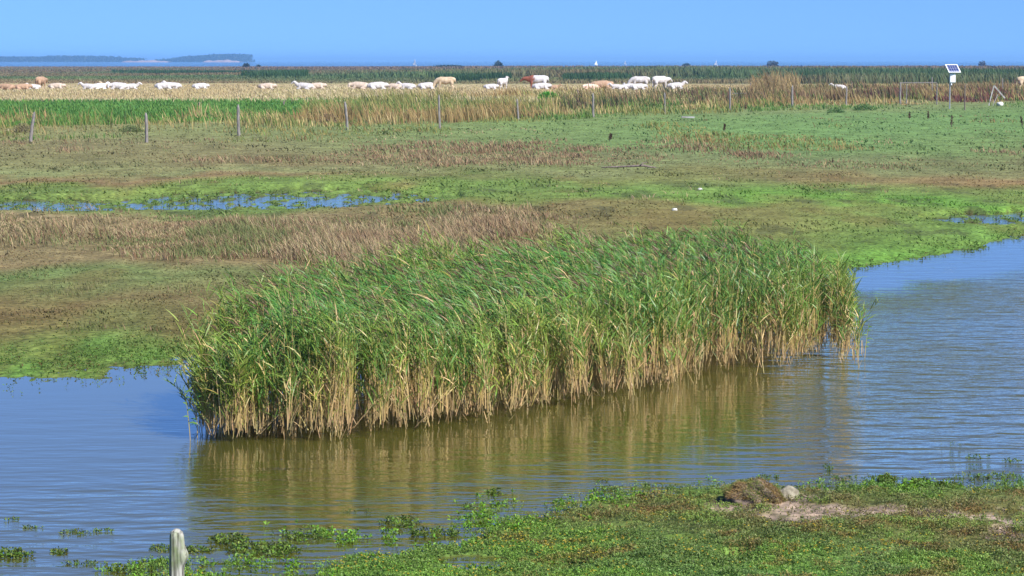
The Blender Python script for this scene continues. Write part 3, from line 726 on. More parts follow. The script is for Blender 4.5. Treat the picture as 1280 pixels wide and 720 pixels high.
for k, (bx, by, ty, sx, r_, dk_, lab) in enumerate(FP):
    X_, Y_ = P(bx, by); X_ = float(X_); Y_ = float(Y_); z0 = float(height(np.array([X_]), np.array([Y_]))[0])
    sc_ = math.hypot(Y_, 4)/F; h = (by-ty)*sc_
    X_, Y_ = [float(v) for v in P(bx, by, z0)]
    o = post_mesh('fence_post', h+.1, r_, (sx*sc_/h, 0), 20+k, 10, 10, None, M_darkwood if dk_ else M_post, None, .02 if k not in (9,) else .06)
    o.location = (X_, Y_, z0-.1); tag(o, lab, 'fence post', 'posts of the old pasture fence')

def at(px_, py_):
    X_, Y_ = [float(v) for v in P(px_, py_)]
    z = float(height(np.array([X_]), np.array([Y_]))[0]); X_, Y_ = [float(v) for v in P(px_, py_, z)]
    return X_, Y_, z, math.hypot(Y_, 4)/F
def box_mesh(name, c, s, mat, parent=None, rot=None, bev=.004):
    import bmesh
    bm = bmesh.new(); bmesh.ops.create_cube(bm, size=1)
    for v in bm.verts: v.co = Vector((v.co.x*s[0], v.co.y*s[1], v.co.z*s[2]))
    if bev: bmesh.ops.bevel(bm, geom=bm.edges[:], offset=min(bev, min(s)*.3), segments=2, affect='EDGES')
    M4 = Matrix.Translation(c) @ (rot.to_matrix().to_4x4() if rot else Matrix())
    bmesh.ops.transform(bm, matrix=M4, verts=bm.verts)
    me = bpy.data.meshes.new(name); bm.to_mesh(me); bm.free(); me.materials.append(mat)
    o = bpy.data.objects.new(name, me); C.objects.link(o)
    if parent: o.parent = parent
    return o
from mathutils import Euler
# broken gate with top rail (x 1125..1172)
x, y, z, s_ = at(1127, 131)
G = empty('broken_gate', (x, y, z)); tag(G, 'crooked dark gate post with a pale top rail, left of the solar panel station', 'gate')
post_mesh('gate_post', 28*s_, .08, (-.12, 0), 61, 12, 14, None, M_post, G, .09)
box_mesh('top_rail', (22*s_-2*s_, 0, 27.5*s_), (46*s_, .07, .07), M_post, G)
o = post_mesh('support_stake', 26*s_, .05, (0, 0), 62, 10, 8, None, M_post, G); o.location = (6*s_, 0, 0)
o = post_mesh('support_stake', 27*s_, .05, (0, 0), 63, 10, 8, None, M_post, G); o.location = (44*s_, .1, 0)
# low grey rail (x 916..952, y 117)
x, y, z, s_ = at(934, 124)
G = empty('low_rail', (x, y, z)); tag(G, 'low grey horizontal rail on short legs in the rusty grass', 'rail')
box_mesh('rail', (0, 0, 7.3*s_), (37*s_, .12, .10), M_post, G)
for q in (-14, 14): o = post_mesh('leg', 7*s_, .05, (0, 0), 70+q, 8, 6, None, M_darkwood, G); o.location = (q*s_, 0, 0)
# white trestle at right (x 1235..1256, y 106..131)
M_white = simple_mat('old_white_paint', (.20, .19, .18), (.36, .36, .35), 4, 4, .7)
x, y, z, s_ = at(1245, 132)
G = empty('broken_trestle', (x, y, z)); tag(G, 'leaning white trestle of two boards among dark weeds at the right', 'trestle')
for (xa, za, xb, zb, w_) in [(-9, 0, -3, 25, .09), (11, 9, -3, 25, .11), (-4, 0, 2, 14, .05)]:
    a_ = Vector((xa*s_, 0, za*s_)); b_ = Vector((xb*s_, 0, zb*s_)); d_ = b_-a_
    box_mesh('board', (a_+b_)/2, (w_, .05, d_.length), M_white, G, Euler((0, math.atan2(d_.x, d_.z), 0)))
x, y, z, s_ = at(1251, 132)
# pale plank on the grass and white lumps
x, y, z, s_ = at(860, 148.5)
o = box_mesh('plank', (0, 0, .10), (16*s_, .2, .10), M_white, None, Euler((0, R(1), 0))); o.location = (x, y, z); tag(o, 'pale wooden plank lying on the green meadow right of the slim post', 'plank')
def rock(name, px_, py_, wpx, hpx, mat, seed, label, cat, depth=.8, sub=3):
    import bmesh
    x, y, z, s_ = at(px_, py_); rs = random.Random(seed)
    bm = bmesh.new(); bmesh.ops.create_icosphere(bm, subdivisions=sub, radius=1)
    ph = [rs.uniform(0, 6) for _ in range(6)]
    for v in bm.verts:
        c = v.co; f = 1+.13*math.sin(c.x*2.6+ph[0])*math.cos(c.y*2.2+ph[1])+.08*math.sin(c.z*5+ph[2]+c.x*4)+.05*math.sin(c.x*9+c.y*7+ph[3])
        v.co = Vector((c.x*f*wpx*s_/2, c.y*f*wpx*s_/2*depth, c.z*f*hpx*s_*.72+hpx*s_*.28))
    me = bpy.data.meshes.new(name); bm.to_mesh(me); bm.free(); me.polygons.foreach_set('use_smooth', [True]*len(me.polygons)); me.materials.append(mat)
    o = bpy.data.objects.new(name, me); C.objects.link(o); o.location = (x, y, z); tag(o, label, cat); return o
M_stone = simple_mat('pale_stone', (.14, .12, .08), (.33, .30, .22), 16, 8, .95, bump=.02)
M_chalk = simple_mat('white_stone', (.38, .38, .36), (.55, .55, .52), 9, 4, .8)
rock('white_stone', 875, 237, 6, 2.2, M_chalk, 1, 'tiny white stone on the brownish turf, the upper of two', 'stone')
rock('white_stone', 843, 263, 7, 3, M_chalk, 2, 'tiny white stone on the lime green turf, the lower of two', 'stone')
rock('white_bucket' if False else 'white_stone', 1250, 132, 8, 5, M_chalk, 3, 'white stone at the foot of the leaning white trestle', 'stone')
rock('pale_stone', 985, 626, 31, 17, M_stone, 4, 'smooth pale stone leaning against the right side of the grassy hummock', 'stone')
# driftwood branch
x, y, z, s_ = at(790, 211)
dw = empty('driftwood_branch', (x, y, z)); tag(dw, 'long dark driftwood branch lying along the tussock band', 'driftwood')
def tube(name, pts, rad, mat, parent=None, seg=8):
    vs = []; n_ = len(pts)
    for k, p_ in enumerate(pts):
        p_ = Vector(p_); d_ = (Vector(pts[min(k+1, n_-1)])-Vector(pts[max(k-1, 0)])).normalized()
        u_ = d_.orthogonal().normalized(); v_ = d_.cross(u_)
        r_ = rad[k] if hasattr(rad, '__len__') else rad
        for j in range(seg):
            a = 2*math.pi*j/seg; vs.append(p_+u_*r_*math.cos(a)+v_*r_*math.sin(a))
    fs = [(k*seg+j, k*seg+(j+1) % seg, (k+1)*seg+(j+1) % seg, (k+1)*seg+j) for k in range(n_-1) for j in range(seg)]
    fs += [tuple(range(seg))[::-1], tuple(range((n_-1)*seg, n_*seg))]
    return mesh_py(name, vs, fs, mat, parent, True)
tube('branch', [(-38*s_, 0, .05), (-20*s_, .2, .06), (0, 0, .09), (14*s_, -.1, .12), (24*s_, 0, .06), (30*s_, .1, .04)], [.02, .03, .035, .04, .03, .015], M_darkwood, dw)
tube('side_branch', [(10*s_, -.1, .12), (13*s_, -.1, .20), (19*s_, 0, .24)], [.025, .018, .01], M_darkwood, dw)

# ------------------------------------------------------------------ grassy hummock on the near bank
x, y, z, s_ = at(942, 627)
HM = empty('grassy_hummock', (x, y, z)); tag(HM, 'rounded hummock of soil capped with brown and green grass on the near bank', 'hummock')
M_hum = simple_mat('hummock_soil', srgb(90, 78, 70, .5), srgb(160, 140, 122, .6), 14, 8, .95, bump=.012)
import bmesh
bm = bmesh.new(); bmesh.ops.create_icosphere(bm, subdivisions=5, radius=1)
rx, ry, rz = 38*s_, .22, 27*s_
def humz(c):
    f = 1+.10*math.sin(c.x*3+1)*math.cos(c.y*3)+.05*math.sin(c.x*9+c.z*7)+.04*math.sin(c.y*11+c.x*5)
    return Vector((c.x*f*rx, c.y*f*ry, (c.z*f*.80+.12)*rz*(1+.10*c.x*-1)))
tops = []
for v in bm.verts:
    c = v.co.copy(); v.co = humz(c); tops.append((c, v.co.copy()))
me = bpy.data.meshes.new('soil'); bm.to_mesh(me); bm.free(); me.polygons.foreach_set('use_smooth', [True]*len(me.polygons)); me.materials.append(M_hum)
o = bpy.data.objects.new('soil', me); C.objects.link(o); o.parent = HM
B = Blades(); n = 16000
d = unit(rng.normal(0, 1, (n, 3))); d = d[(d[:, 2] > .02+.16*(d[:, 1] < 0)*(d[:, 0] < .2)) | (d[:, 0] > .3)]; d = d[d[:, 2] > -.15]; n = len(d)
p0 = np.array([humz(Vector(q)) for q in d])
L_ = rng.uniform(.015, .05, n); dd = unit(d*[.6, .6, .4]+np.stack([-.35+rng.normal(0, .4, n), -.25+rng.normal(0, .4, n), .45+rng.normal(0, .3, n)], 1))
pp = p0[:, None]+dd[:, None]*(L_[:, None]*np.linspace(0, 1, 3))[..., None]; pp[:, 2, 2] -= L_*.35
gg = sst(.45, .6, fbm(d[:, 0]*2+5, d[:, 1]*2, 3, 2))[:, None]
cc = srgb(176, 146, 92, ALB)*(1-gg)+srgb(132, 150, 64, ALB)*gg; rm = (rng.random((n, 1)) < .3); cc = np.where(rm, srgb(206, 180, 128, ALB), cc); cc = jit(cc, .2)
B.add(pp, rng.uniform(.003, .0055, n), unit(np.cross(dd, rng.normal(0, 1, (n, 3)))), cc*.8, cc*1.1, .1)
B.build('grass_cap', M_grass, HM)

# ------------------------------------------------------------------ solar panel station
M_metal = simple_mat('galvanised_metal', (.35, .36, .38), (.5, .5, .52), 3, 2, .45, metal=.6)
M_frame = simple_mat('white_frame', (.72, .73, .75), (.82, .82, .84), 3, 2, .5)
m, nt, b = new_mat('solar_cells')
tc = N(nt, 'ShaderNodeTexCoord'); mp = N(nt, 'ShaderNodeMapping'); mp.inputs['Scale'].default_value = (1, 1, 1); br = N(nt, 'ShaderNodeTexBrick')
br.offset = 0; br.inputs['Scale'].default_value = 1; br.inputs['Mortar Size'].default_value = .012; br.inputs['Brick Width'].default_value = .19; br.inputs['Row Height'].default_value = .26
br.inputs['Color1'].default_value = (.02, .03, .12, 1); br.inputs['Color2'].default_value = (.025, .04, .14, 1); br.inputs['Mortar'].default_value = (.3, .33, .4, 1)
nt.links.new(tc.outputs['Object'], br.inputs['Vector']); nt.links.new(br.outputs['Color'], b.inputs['Base Color']); b.inputs['Roughness'].default_value = .25
M_cells = m
x, y, z, s_ = at(1187, 136)
SP = empty('solar_panel_station', (x, y, z), 0); tag(SP, 'white framed solar panel and white box on a metal pole above the weeds', 'solar panel')
post_mesh('pole', 44*s_, .045, (0, 0), 5, 14, 4, None, M_metal, SP, 0, .01)
tilt = Euler((R(-38+90), 0, R(14)))          # panel face towards the viewer and up, turned to the sun
tl = Euler((R(42), 0, R(16)))
cpos = Vector((3*s_, -.10, 50.0*s_))
pw, phh = 16.5*s_, 11.0*s_/math.sin(R(48))*1.0
pf = box_mesh('panel_frame', (0, 0, 0), (pw, phh, .05), M_frame, SP); pf.location = cpos; pf.rotation_euler = tl
pc = box_mesh('solar_cells', (0, 0, .028), (pw-.13, phh-.13, .012), M_cells, pf, None, .002)
box_mesh('control_box', (2.6*s_, -.13, 38*s_), (7*s_, .18, 11*s_), M_frame, SP, None, .02)
box_mesh('box_door', (2.6*s_, -.228, 38*s_), (6*s_, .012, 9.6*s_), M_frame, SP, None, .005)
box_mesh('bracket', (1.2*s_, -.02, 44.5*s_), (3*s_, .1, 2*s_), M_metal, SP)
o = post_mesh('antenna_stub', 3*s_, .05, (0, 0), 6, 10, 4, None, M_frame, SP); o.location = (1.4*s_, -.12, 29.5*s_)

# ------------------------------------------------------------------ dead dock plants, bushes
def dock(px_, py_, hpx, seed, label):
    x, y, z, s_ = at(px_, py_); rs = random.Random(seed)
    T_ = empty('dock_plant', (x, y, z)); tag(T_, label, 'dead plant', 'dead brown dock plants')
    lean = rs.uniform(-.2, .25)
    B = Blades(); h = hpx*s_
    tube('stem', [(0, 0, -.03), (lean*h*.3, 0, h*.4), (lean*h, 0, h)], [.02, .016, .008], M_darkwood, T_, 6)
    n = 130; t = np.array([rs.uniform(.15, 1) for _ in range(n)])
    p0 = np.stack([lean*h*t, np.zeros(n), h*t], 1)
    d = unit(rng.normal(0, 1, (n, 3))+[0, 0, .6]); L_ = rng.uniform(.04, .13, n)
    pp = p0[:, None]+d[:, None]*(L_[:, None]*np.linspace(0, 1, 3))[..., None]
    cc = jit(const(n, srgb(118, 90, 72, ALB)), .25)
    B.add(pp, np.full(n, .03), unit(np.cross(d, rng.normal(0, 1, (n, 3)))), cc, cc, .5); B.build('seed_head', M_grass, T_)
for (a_, b_, c_, l_) in [(1189,159,14,'tall dead brown dock plant with two heads below the white trestle'),(1160,149,9,'small dead brown dock plant in grass left below the solar station'),(1137,149,7,'small dead brown dock plant below the broken gate, leaning'),
        (932,137,8,'dark dead dock plant in front of the low grey rail'),(762,176,8,'short thin dead dock stalk alone on the green meadow'),(1278,158,12,'dead dark dock plant at the right edge of the picture'),
        (905,164,8,'dead branching dock plant on the green meadow below the pale plank'),(799,124,12,'dark dead dock stalk below the front of the white cow herd'),(710,128,9,'dark dead dock stalk between bush and stub post')]:
    dock(a_, b_, c_, a_, l_)
def bush(name, px_, py_, wpx, hpx, col, label, cat='bush', n=900, leaf=None, group=None):
    x, y, z, s_ = at(px_, py_)
    B = Blades(); d = unit(rng.normal(0, 1, (n, 3))); d[:, 2] = np.abs(d[:, 2])
    r = rng.random(n)**.35*(.75+.5*fbm(d[:, 0]*2+px_, d[:, 1]*2+d[:, 2]*2, 3, 1))
    p0 = d*r[:, None]*[wpx*s_/2, wpx*s_/2*.8, hpx*s_]
    L_ = (leaf or 1.6*s_)*rng.uniform(.6, 1.3, n); dd = unit(d+rng.normal(0, .6, (n, 3)))
    pp = p0[:, None]+dd[:, None]*(L_[:, None]*np.linspace(0, 1, 3))[..., None]
    cc = jit(const(n, col), .25)
    B.add(pp, L_*.55, unit(np.cross(dd, rng.normal(0, 1, (n, 3)))), cc*.8, cc*1.25, .3)
    o = B.build(name, M_leaf); o.location = (x, y, z); tag(o, label, cat, group)
    tube('stem', [(0, 0, -.1), (.02, 0, hpx*s_*.5)], [1.0*s_*.5, .3*s_], M_darkwood, o, 6)
bush('green_bush', 686, 127, 30, 12, srgb(92, 176, 50, ALB), 'bright lime green bush in front of the hay meadow', n=2600)
bush('weed_bush', 28, 166, 26, 12, srgb(150, 140, 104, ALB), 'greyish brown weed bush left of the leftmost post', n=900)
bush('weed_bush', 163, 165, 30, 8, srgb(120, 138, 82, ALB), 'dark green low weed bush left of the second post', n=900)
bush('weed_bush', 410, 154, 26, 12, srgb(158, 134, 100, ALB), 'brownish weed bush left of the fourth post', n=900)
bush('weed_bush', 1080, 138, 30, 8, srgb(112, 150, 84, ALB), 'dark green leafy weed clump below the broken gate', n=900)
bush('weed_bush', 1045, 141, 22, 6, srgb(112, 150, 84, ALB), 'low dark green leafy weed clump below the plain post', n=700)
bush('weed_bush', 735, 137, 22, 7, srgb(82, 120, 60, ALB), 'green weed clump beside the pale post near the bush', n=600)
dkb = srgb(66, 84, 70, ALB)
bush('coastal_bush', 308, 84.5, 9, 5, dkb, 'dark round bush on the coast right of the pale dunes', n=500)
bush('coastal_bush', 623, 84, 11, 7, dkb, 'dark bush on the skyline above the white calf pair', n=500)
bush('coastal_bush', 560, 84.5, 46, 2.6, dkb, 'long low dark thicket on the coast right of the largest sail', n=900)
bush('coastal_bush', 858, 83.5, 10, 4, dkb, 'small dark bush on the skyline above the white cows', n=400)
bush('coastal_bush', 966, 84, 15, 8, srgb(84, 84, 74, ALB), 'pointed dark bush on the skyline above the low rail', n=600)
bush('coastal_bush', 1228, 83.5, 9, 6.5, srgb(100, 84, 78, ALB), 'brown bush on the skyline right of the solar panel', n=400)
bush('coastal_bush', 323, 84.5, 7, 2.5, dkb, 'tiny dark bush just right of the round coast bush', n=200)

# ------------------------------------------------------------------ cattle
def skin_mesh(name, nodes, edges):
    """one continuous body: overlapping ellipsoids along the skeleton fused by a voxel remesh"""
    bm = bmesh.new()
    for (i, j) in edges:
        p, q = Vector(nodes[i][0]), Vector(nodes[j][0]); L_ = (q-p).length
        k = max(2, int(L_/max(.02, .35*min(nodes[i][1], nodes[j][1])))+1)
        for t in range(k+1):
            u = t/k; c = p.lerp(q, u); ry = nodes[i][1]*(1-u)+nodes[j][1]*u; rz = nodes[i][2]*(1-u)+nodes[j][2]*u
            M4 = Matrix.Translation(c) @ Matrix.Diagonal((ry, ry, rz, 1))
            bmesh.ops.create_icosphere(bm, subdivisions=2, radius=1, matrix=M4)
    me = bpy.data.meshes.new(name+'_sk'); bm.to_mesh(me); bm.free(); o = bpy.data.objects.new(name+'_sk', me); C.objects.link(o)
    rm_ = o.modifiers.new('r', 'REMESH'); rm_.mode = 'VOXEL'; rm_.voxel_size = .03; rm_.use_smooth_shade = True
    sm_ = o.modifiers.new('m', 'SMOOTH'); sm_.iterations = 4
    dg_ = bpy.context.evaluated_depsgraph_get(); dg_.update()
    out = bpy.data.meshes.new_from_object(o.evaluated_get(dg_)); out.name = name
    bpy.data.objects.remove(o); bpy.data.meshes.remove(me)
    return out
def cow_mesh(kind):
    # x forward, z up, metres
    nd = []; ed = []
    def a(p, r, r2=None, par=None):
        nd.append((p, r, r2 or r)); i = len(nd)-1
        if par is not None: ed.append((par, i))
        return i
    if kind in ('stand', 'graze', 'look'):
        mid = a((0, 0, 1.02), .36, .40); hip = a((-.55, 0, 1.10), .31, .33, mid); rump = a((-.82, 0, 1.12), .22, .24, hip)
        sh = a((.50, 0, 1.08), .31, .36, mid); ch = a((.80, 0, 1.05), .23, .27, sh)
        if kind == 'graze': nk = [(1.05, 0, .86), (1.22, 0, .55), (1.28, 0, .32), (1.38, 0, .12)]
        elif kind == 'look': nk = [(1.02, .03, 1.28), (1.18, .08, 1.48), (1.34, .14, 1.45), (1.56, .2, 1.28)]
        else: nk = [(1.02, 0, 1.10), (1.20, 0, 1.12), (1.36, 0, 1.08), (1.58, 0, .88)]
        n1 = a(nk[0], .19, .22, ch); n2 = a(nk[1], .16, .17, n1); hd = a(nk[2], .13, .15, n2); mz = a(nk[3], .085, .09, hd)
        hx = Vector(nk[2])
        for s in (-1, 1):
            e = a((hx.x-.05, s*.16, hx.z+.06), .035, .03, hd); a((hx.x-.08, s*.27, hx.z+.03), .02, .03, e)
            k1 = a((-.66, s*.17, .78), .17, .20, hip); k2 = a((-.58, s*.18, .58), .09, .11, k1); k3 = a((-.76, s*.18, .42), .06, .07, k2); k4 = a((-.72, s*.18, .12), .045, .05, k3); a((-.66, s*.18, .03), .06, .06, k4)
            f1 = a((.56, s*.17, .74), .13, .15, sh); f2 = a((.60, s*.16, .44), .07, .08, f1); f3 = a((.60, s*.16, .12), .045, .05, f2); a((.64, s*.16, .03), .06, .06, f3)
        t1 = a((-1.00, 0, 1.12), .04, .04, rump); t2 = a((-1.05, 0, .80), .025, .025, t1); a((-1.03, 0, .42), .05, .05, t2)
    else:
        mid = a((0, 0, .42), .40, .38); hip = a((-.52, .03, .42), .36, .32, mid); rump = a((-.80, .05, .40), .22, .24, hip)
        sh = a((.48, 0, .46), .31, .36, mid); ch = a((.76, 0, .48), .24, .25, sh)
        nk = [(1.0, 0, .70), (1.14, 0, .86), (1.28, 0, .84), (1.50, 0, .70)] if kind == 'lie' else [(1.0, .1, .52), (1.1, .28, .48), (1.12, .42, .40), (1.08, .62, .26)]
        n1 = a(nk[0], .18, .20, ch); n2 = a(nk[1], .15, .16, n1); hd = a(nk[2], .12, .14, n2); mz = a(nk[3], .08, .085, hd)
        hx = Vector(nk[2])
        for s in (-1, 1):
            e = a((hx.x-.05, hx.y+s*.15, hx.z+.06), .035, .03, hd); a((hx.x-.08, hx.y+s*.26, hx.z+.03), .02, .03, e)
            k1 = a((-.50, s*.36, .26), .16, .17, hip); k2 = a((-.12, s*.46, .12), .09, .09, k1); k3 = a((-.40, s*.52, .07), .055, .055, k2); a((-.66, s*.5, .05), .05, .05, k3)
            f1 = a((.56, s*.26, .22), .12, .12, sh); f2 = a((.86, s*.28, .12), .07, .07, f1); f3 = a((.62, s*.32, .06), .05, .05, f2); a((.44, s*.32, .05), .05, .05, f3)
        t1 = a((-1.0, .05, .35), .035, .035, rump); a((-1.08, .15, .08), .03, .03, t1)
    me = skin_mesh('cow_'+kind, nd, ed)
    return me
COW = {k: cow_mesh(k) for k in ('stand', 'graze', 'look', 'lie', 'sleep')}
m, nt, b = new_mat('cattle_coat')
oi = N(nt, 'ShaderNodeObjectInfo'); cr, nz = noise_col(nt, 3.0, 4, (.80, .76, .70), (1.08, 1.08, 1.08), .35, .6)
mu = N(nt, 'ShaderNodeMix', data_type='RGBA', blend_type='MULTIPLY'); mu.inputs[0].default_value = 1
nt.links.new(oi.outputs['Color'], mu.inputs[6]); nt.links.new(cr.outputs[0], mu.inputs[7]); nt.links.new(mu.outputs[2], b.inputs['Base Color']); b.inputs['Roughness'].default_value = .8
M_coat = m
def patch_mat(name, front, back, split, soft=.08, nscale=3):
    m, nt, b = new_mat(name)
    tc = N(nt, 'ShaderNodeTexCoord'); sp = N(nt, 'ShaderNodeSeparateXYZ'); nt.links.new(tc.outputs['Object'], sp.inputs[0])
    nz = N(nt, 'ShaderNodeTexNoise'); nz.inputs['Scale'].default_value = nscale; nt.links.new(tc.outputs['Object'], nz.inputs['Vector'])
    ad = N(nt, 'ShaderNodeMath', operation='MULTIPLY_ADD'); nt.links.new(nz.outputs['Fac'], ad.inputs[0]); ad.inputs[1].default_value = .5; nt.links.new(sp.outputs['X'], ad.inputs[2])
    cr = N(nt, 'ShaderNodeMapRange'); cr.inputs['From Min'].default_value = split+.25-soft; cr.inputs['From Max'].default_value = split+.25+soft
    nt.links.new(ad.outputs[0], cr.inputs['Value'])
    mx = N(nt, 'ShaderNodeMix', data_type='RGBA'); nt.links.new(cr.outputs[0], mx.inputs[0]); mx.inputs[6].default_value = (*back, 1); mx.inputs[7].default_value = (*front, 1)
    nt.links.new(mx.outputs[2], b.inputs['Base Color']); b.inputs['Roughness'].default_value = .8
    return m
WH = (.47, .45, .45); CR = (.46, .36, .24); TAN = (.34, .22, .14); RED = (.20, .06, .03); PALE = (.44, .36, .29)
M_redwhite = patch_mat('red_and_white_coat', RED, WH, .32)
for k in COW: COW[k].materials.append(M_coat)
COW['redwhite'] = COW['stand'].copy(); COW['redwhite'].materials.clear(); COW['redwhite'].materials.append(M_redwhite)
# (x px, base y px, kind, length scale, heading deg (0 = facing right, 180 = left), colour, label)
herd = [
 (9,114.6,'sleep',.9,175,TAN,'tan cow lying at the left edge of the picture'),
 (28,114.6,'sleep',.9,10,TAN,'tan cow lying just left of the standing orange cow'),
 (43,113.5,'lie',.72,200,WH,'small white calf lying in front of the standing orange cow'),
 (51,112.5,'stand',1.0,75,TAN,'orange tan cow standing end-on at the far left'),
 (70,113.5,'sleep',.9,0,PALE,'pale beige cow flat in the grass right of the orange cow'),
 (112,114,'lie',.85,178,WH,'white cow lying with raised head, leftmost of the tight resting row'),
 (124,113.6,'lie',.85,20,(.74,.74,.78),'greyish white cow lying second in the tight resting row'),
 (136,113.6,'lie',.9,165,CR,'cream cow lying with raised head in the middle of the tight resting row'),
 (149,114.2,'sleep',1.05,185,WH,'white cow lying low, fourth in the tight resting row'),
 (163,114,'lie',.85,5,WH,'white cow lying facing right, right end of the tight resting row'),
 (205,114.2,'sleep',1.05,0,WH,'white cow lying low, left one of the resting pair'),
 (217,113,'lie',.95,175,WH,'white cow lying higher, right one of the resting pair'),
 (250,113.6,'sleep',.9,8,WH,'single white cow lying alone right of the resting pair'),
 (333,114,'sleep',.95,0,PALE,'pale beige cow barely visible in the hay, alone'),
 (381,114,'lie',1.0,172,WH,'white cow lying with head raised to the left, in the left middle'),
 (396,113.4,'sleep',.95,5,PALE,'pale cow lying behind the white cow with raised head'),
 (450,113.6,'sleep',1.1,180,PALE,'pale beige cow lying left of a whiter one'),
 (471,114,'sleep',1.1,5,WH,'white rounded back of a cow lying alone mid-left'),
 (494,113.6,'sleep',.85,180,PALE,'small pale cow between the rounded white back and the pair'),
 (510,113.6,'lie',.9,176,WH,'white cow lying facing left, left of the grazing cream cow'),
 (533,113.6,'sleep',1.0,5,WH,'white cow lying nearest to the grazing cream cow'),
 (557,113.6,'graze',1.02,176,CR,'cream cow grazing with its head down to the left'),
 (613,113.8,'sleep',.8,0,WH,'small white calf lying left of the sitting white cow'),
 (628,113.4,'look',.92,62,WH,'white cow with raised head looking right, beside a lying calf'),
 (672,113.2,'redwhite',1.12,176,WH,'white cow with red-brown head and shoulders standing facing left'),
 (676,114.4,'sleep',1.0,0,WH,'white cow lying in front of the red and white cow'),
 (692,113.6,'lie',.62,0,TAN,'small orange calf lying right of the red and white cow'),
 (739,113.6,'sleep',.8,180,(.72,.52,.42),'pinkish tan calf lying left of the tan cow'),
 (751,113.4,'sleep',1.25,5,TAN,'tan cow resting between the calf and the white group'),
 (772,113.8,'lie',.75,185,WH,'white calf lying at the left of the white group'),
 (779,113.4,'lie',.75,80,(.30,.29,.28),'dark grey calf lying between two white ones'),
 (786,113.8,'sleep',.85,0,WH,'white cow lying right of the dark grey calf'),
 (800,112.6,'graze',1.02,176,WH,'white cow standing side-on with lowered head to the left'),
 (797,114.4,'sleep',.9,10,WH,'white cow lying in front of the standing side-on white cow'),
 (825,112.8,'stand',1.05,38,WH,'white cow standing half turned away beside the side-on cow'),
 (844,113.2,'lie',.95,10,WH,'white cow lying rightmost of the white group'),
 (1049,114.4,'lie',.75,170,WH,'white cow head showing alone above the weeds at right'),
 (1283,113.4,'stand',1.05,10,CR,'cream cow cut off by the right edge of the picture'),
]
used = set()
for (px_, py_, kd, sc_, hdg, colr_, lab) in herd:
    x, y, z, s_ = at(px_, py_)
    me = COW[kd]
    o = bpy.data.objects.new('cow', me); C.objects.link(o)
    o.location = (x, y, z+(.18 if kd in ('lie', 'sleep') else 0)); o.rotation_euler = (0, 0, R(hdg)); o.scale = (sc_*(1.06 if kd in ('lie', 'sleep') else 1.17),)*3; o.color = (*colr_, 1)
    tag(o, lab, 'cow', 'cattle resting and grazing in the hay meadow')

# ------------------------------------------------------------------ sailing boats, far shore
M_sail = simple_mat('sailcloth', (.78, .78, .78), (.85, .85, .85), 1, 2, .7); M_hull = simple_mat('hull_paint', (.6, .62, .66), (.8, .8, .8), 1, 2, .4)
def sailboat(px_, d_, h, label, seed):
    rs = random.Random(seed); x = (px_-640)/F*d_
    G = empty('sailing_boat', (x, d_, -.9), R(rs.uniform(-25, 25))); tag(G, label, 'sailing boat', 'white sails on the far sea')
    l = h*.62; vs = []; secs = [(-.5, .16, .10), (-.25, .22, .10), (.1, .24, .10), (.35, .14, .12), (.5, .005, .15)]
    for (u, w_, hh) in secs:
        vs += [(u*l, -w_*l*.7, hh*l), (u*l, -w_*l*.45, -.02*l), (u*l, w_*l*.45, -.02*l), (u*l, w_*l*.7, hh*l)]
    fs = [(4*i+j, 4*i+4+j, 4*i+5+j, 4*i+1+j) for i in range(4) for j in range(3)]+[(0, 1, 2, 3), (19, 18, 17, 16)]+[(4*i+3, 4*i+7, 4*i+4, 4*i) for i in range(4)]
    mesh_py('hull', vs, fs, M_hull, G)
    tube('mast', [(.08*l, 0, .05*l), (.08*l, 0, h)], .03, M_metal, G, 6)
    def sail(nm, A, B_, C_, belly):
        A, B_, C_ = map(Vector, (A, B_, C_)); vs = []; fs = []; n_ = 6
        for i in range(n_+1):
            for j in range(n_+1-i):
                u, v = i/n_, j/n_; p = A+(B_-A)*u+(C_-A)*v; p.y += belly*math.sin(math.pi*min(1, u+.0))*math.sin(math.pi*v)*(1-u); vs.append(p)
        ix = lambda i, j: sum(n_+1-k for k in range(i))+j
        for i in range(n_):
            for j in range(n_-i):
                fs.append((ix(i, j), ix(i+1, j), ix(i, j+1)))
                if j < n_-i-1: fs.append((ix(i+1, j), ix(i+1, j+1), ix(i, j+1)))
        o = mesh_py(nm, vs, fs, M_sail, G, True); md = o.modifiers.new('t', 'SOLIDIFY'); md.thickness = .02
    sail('mainsail', (.06*l, 0, .16*l+.2), (.04*l, 0, h*.98), (-.62*l, .12*l, .18*l+.2), .15*l)
    sail('jib', (.46*l, 0, .16*l), (.10*l, 0, h*.8), (.13*l, .08*l, .2*l), .08*l)
sailboat(519, 1900, 5.6, 'largest white sail on the sea, left of the long dark thicket', 1)
sailboat(745, 2100, 4.6, 'small white sail above the tan cow', 2)
sailboat(781, 2500, 4.2, 'faint tiny white sail above the standing white cow', 3)
sailboat(894, 2000, 4.8, 'small white sail above the marsh right of the cattle', 4)

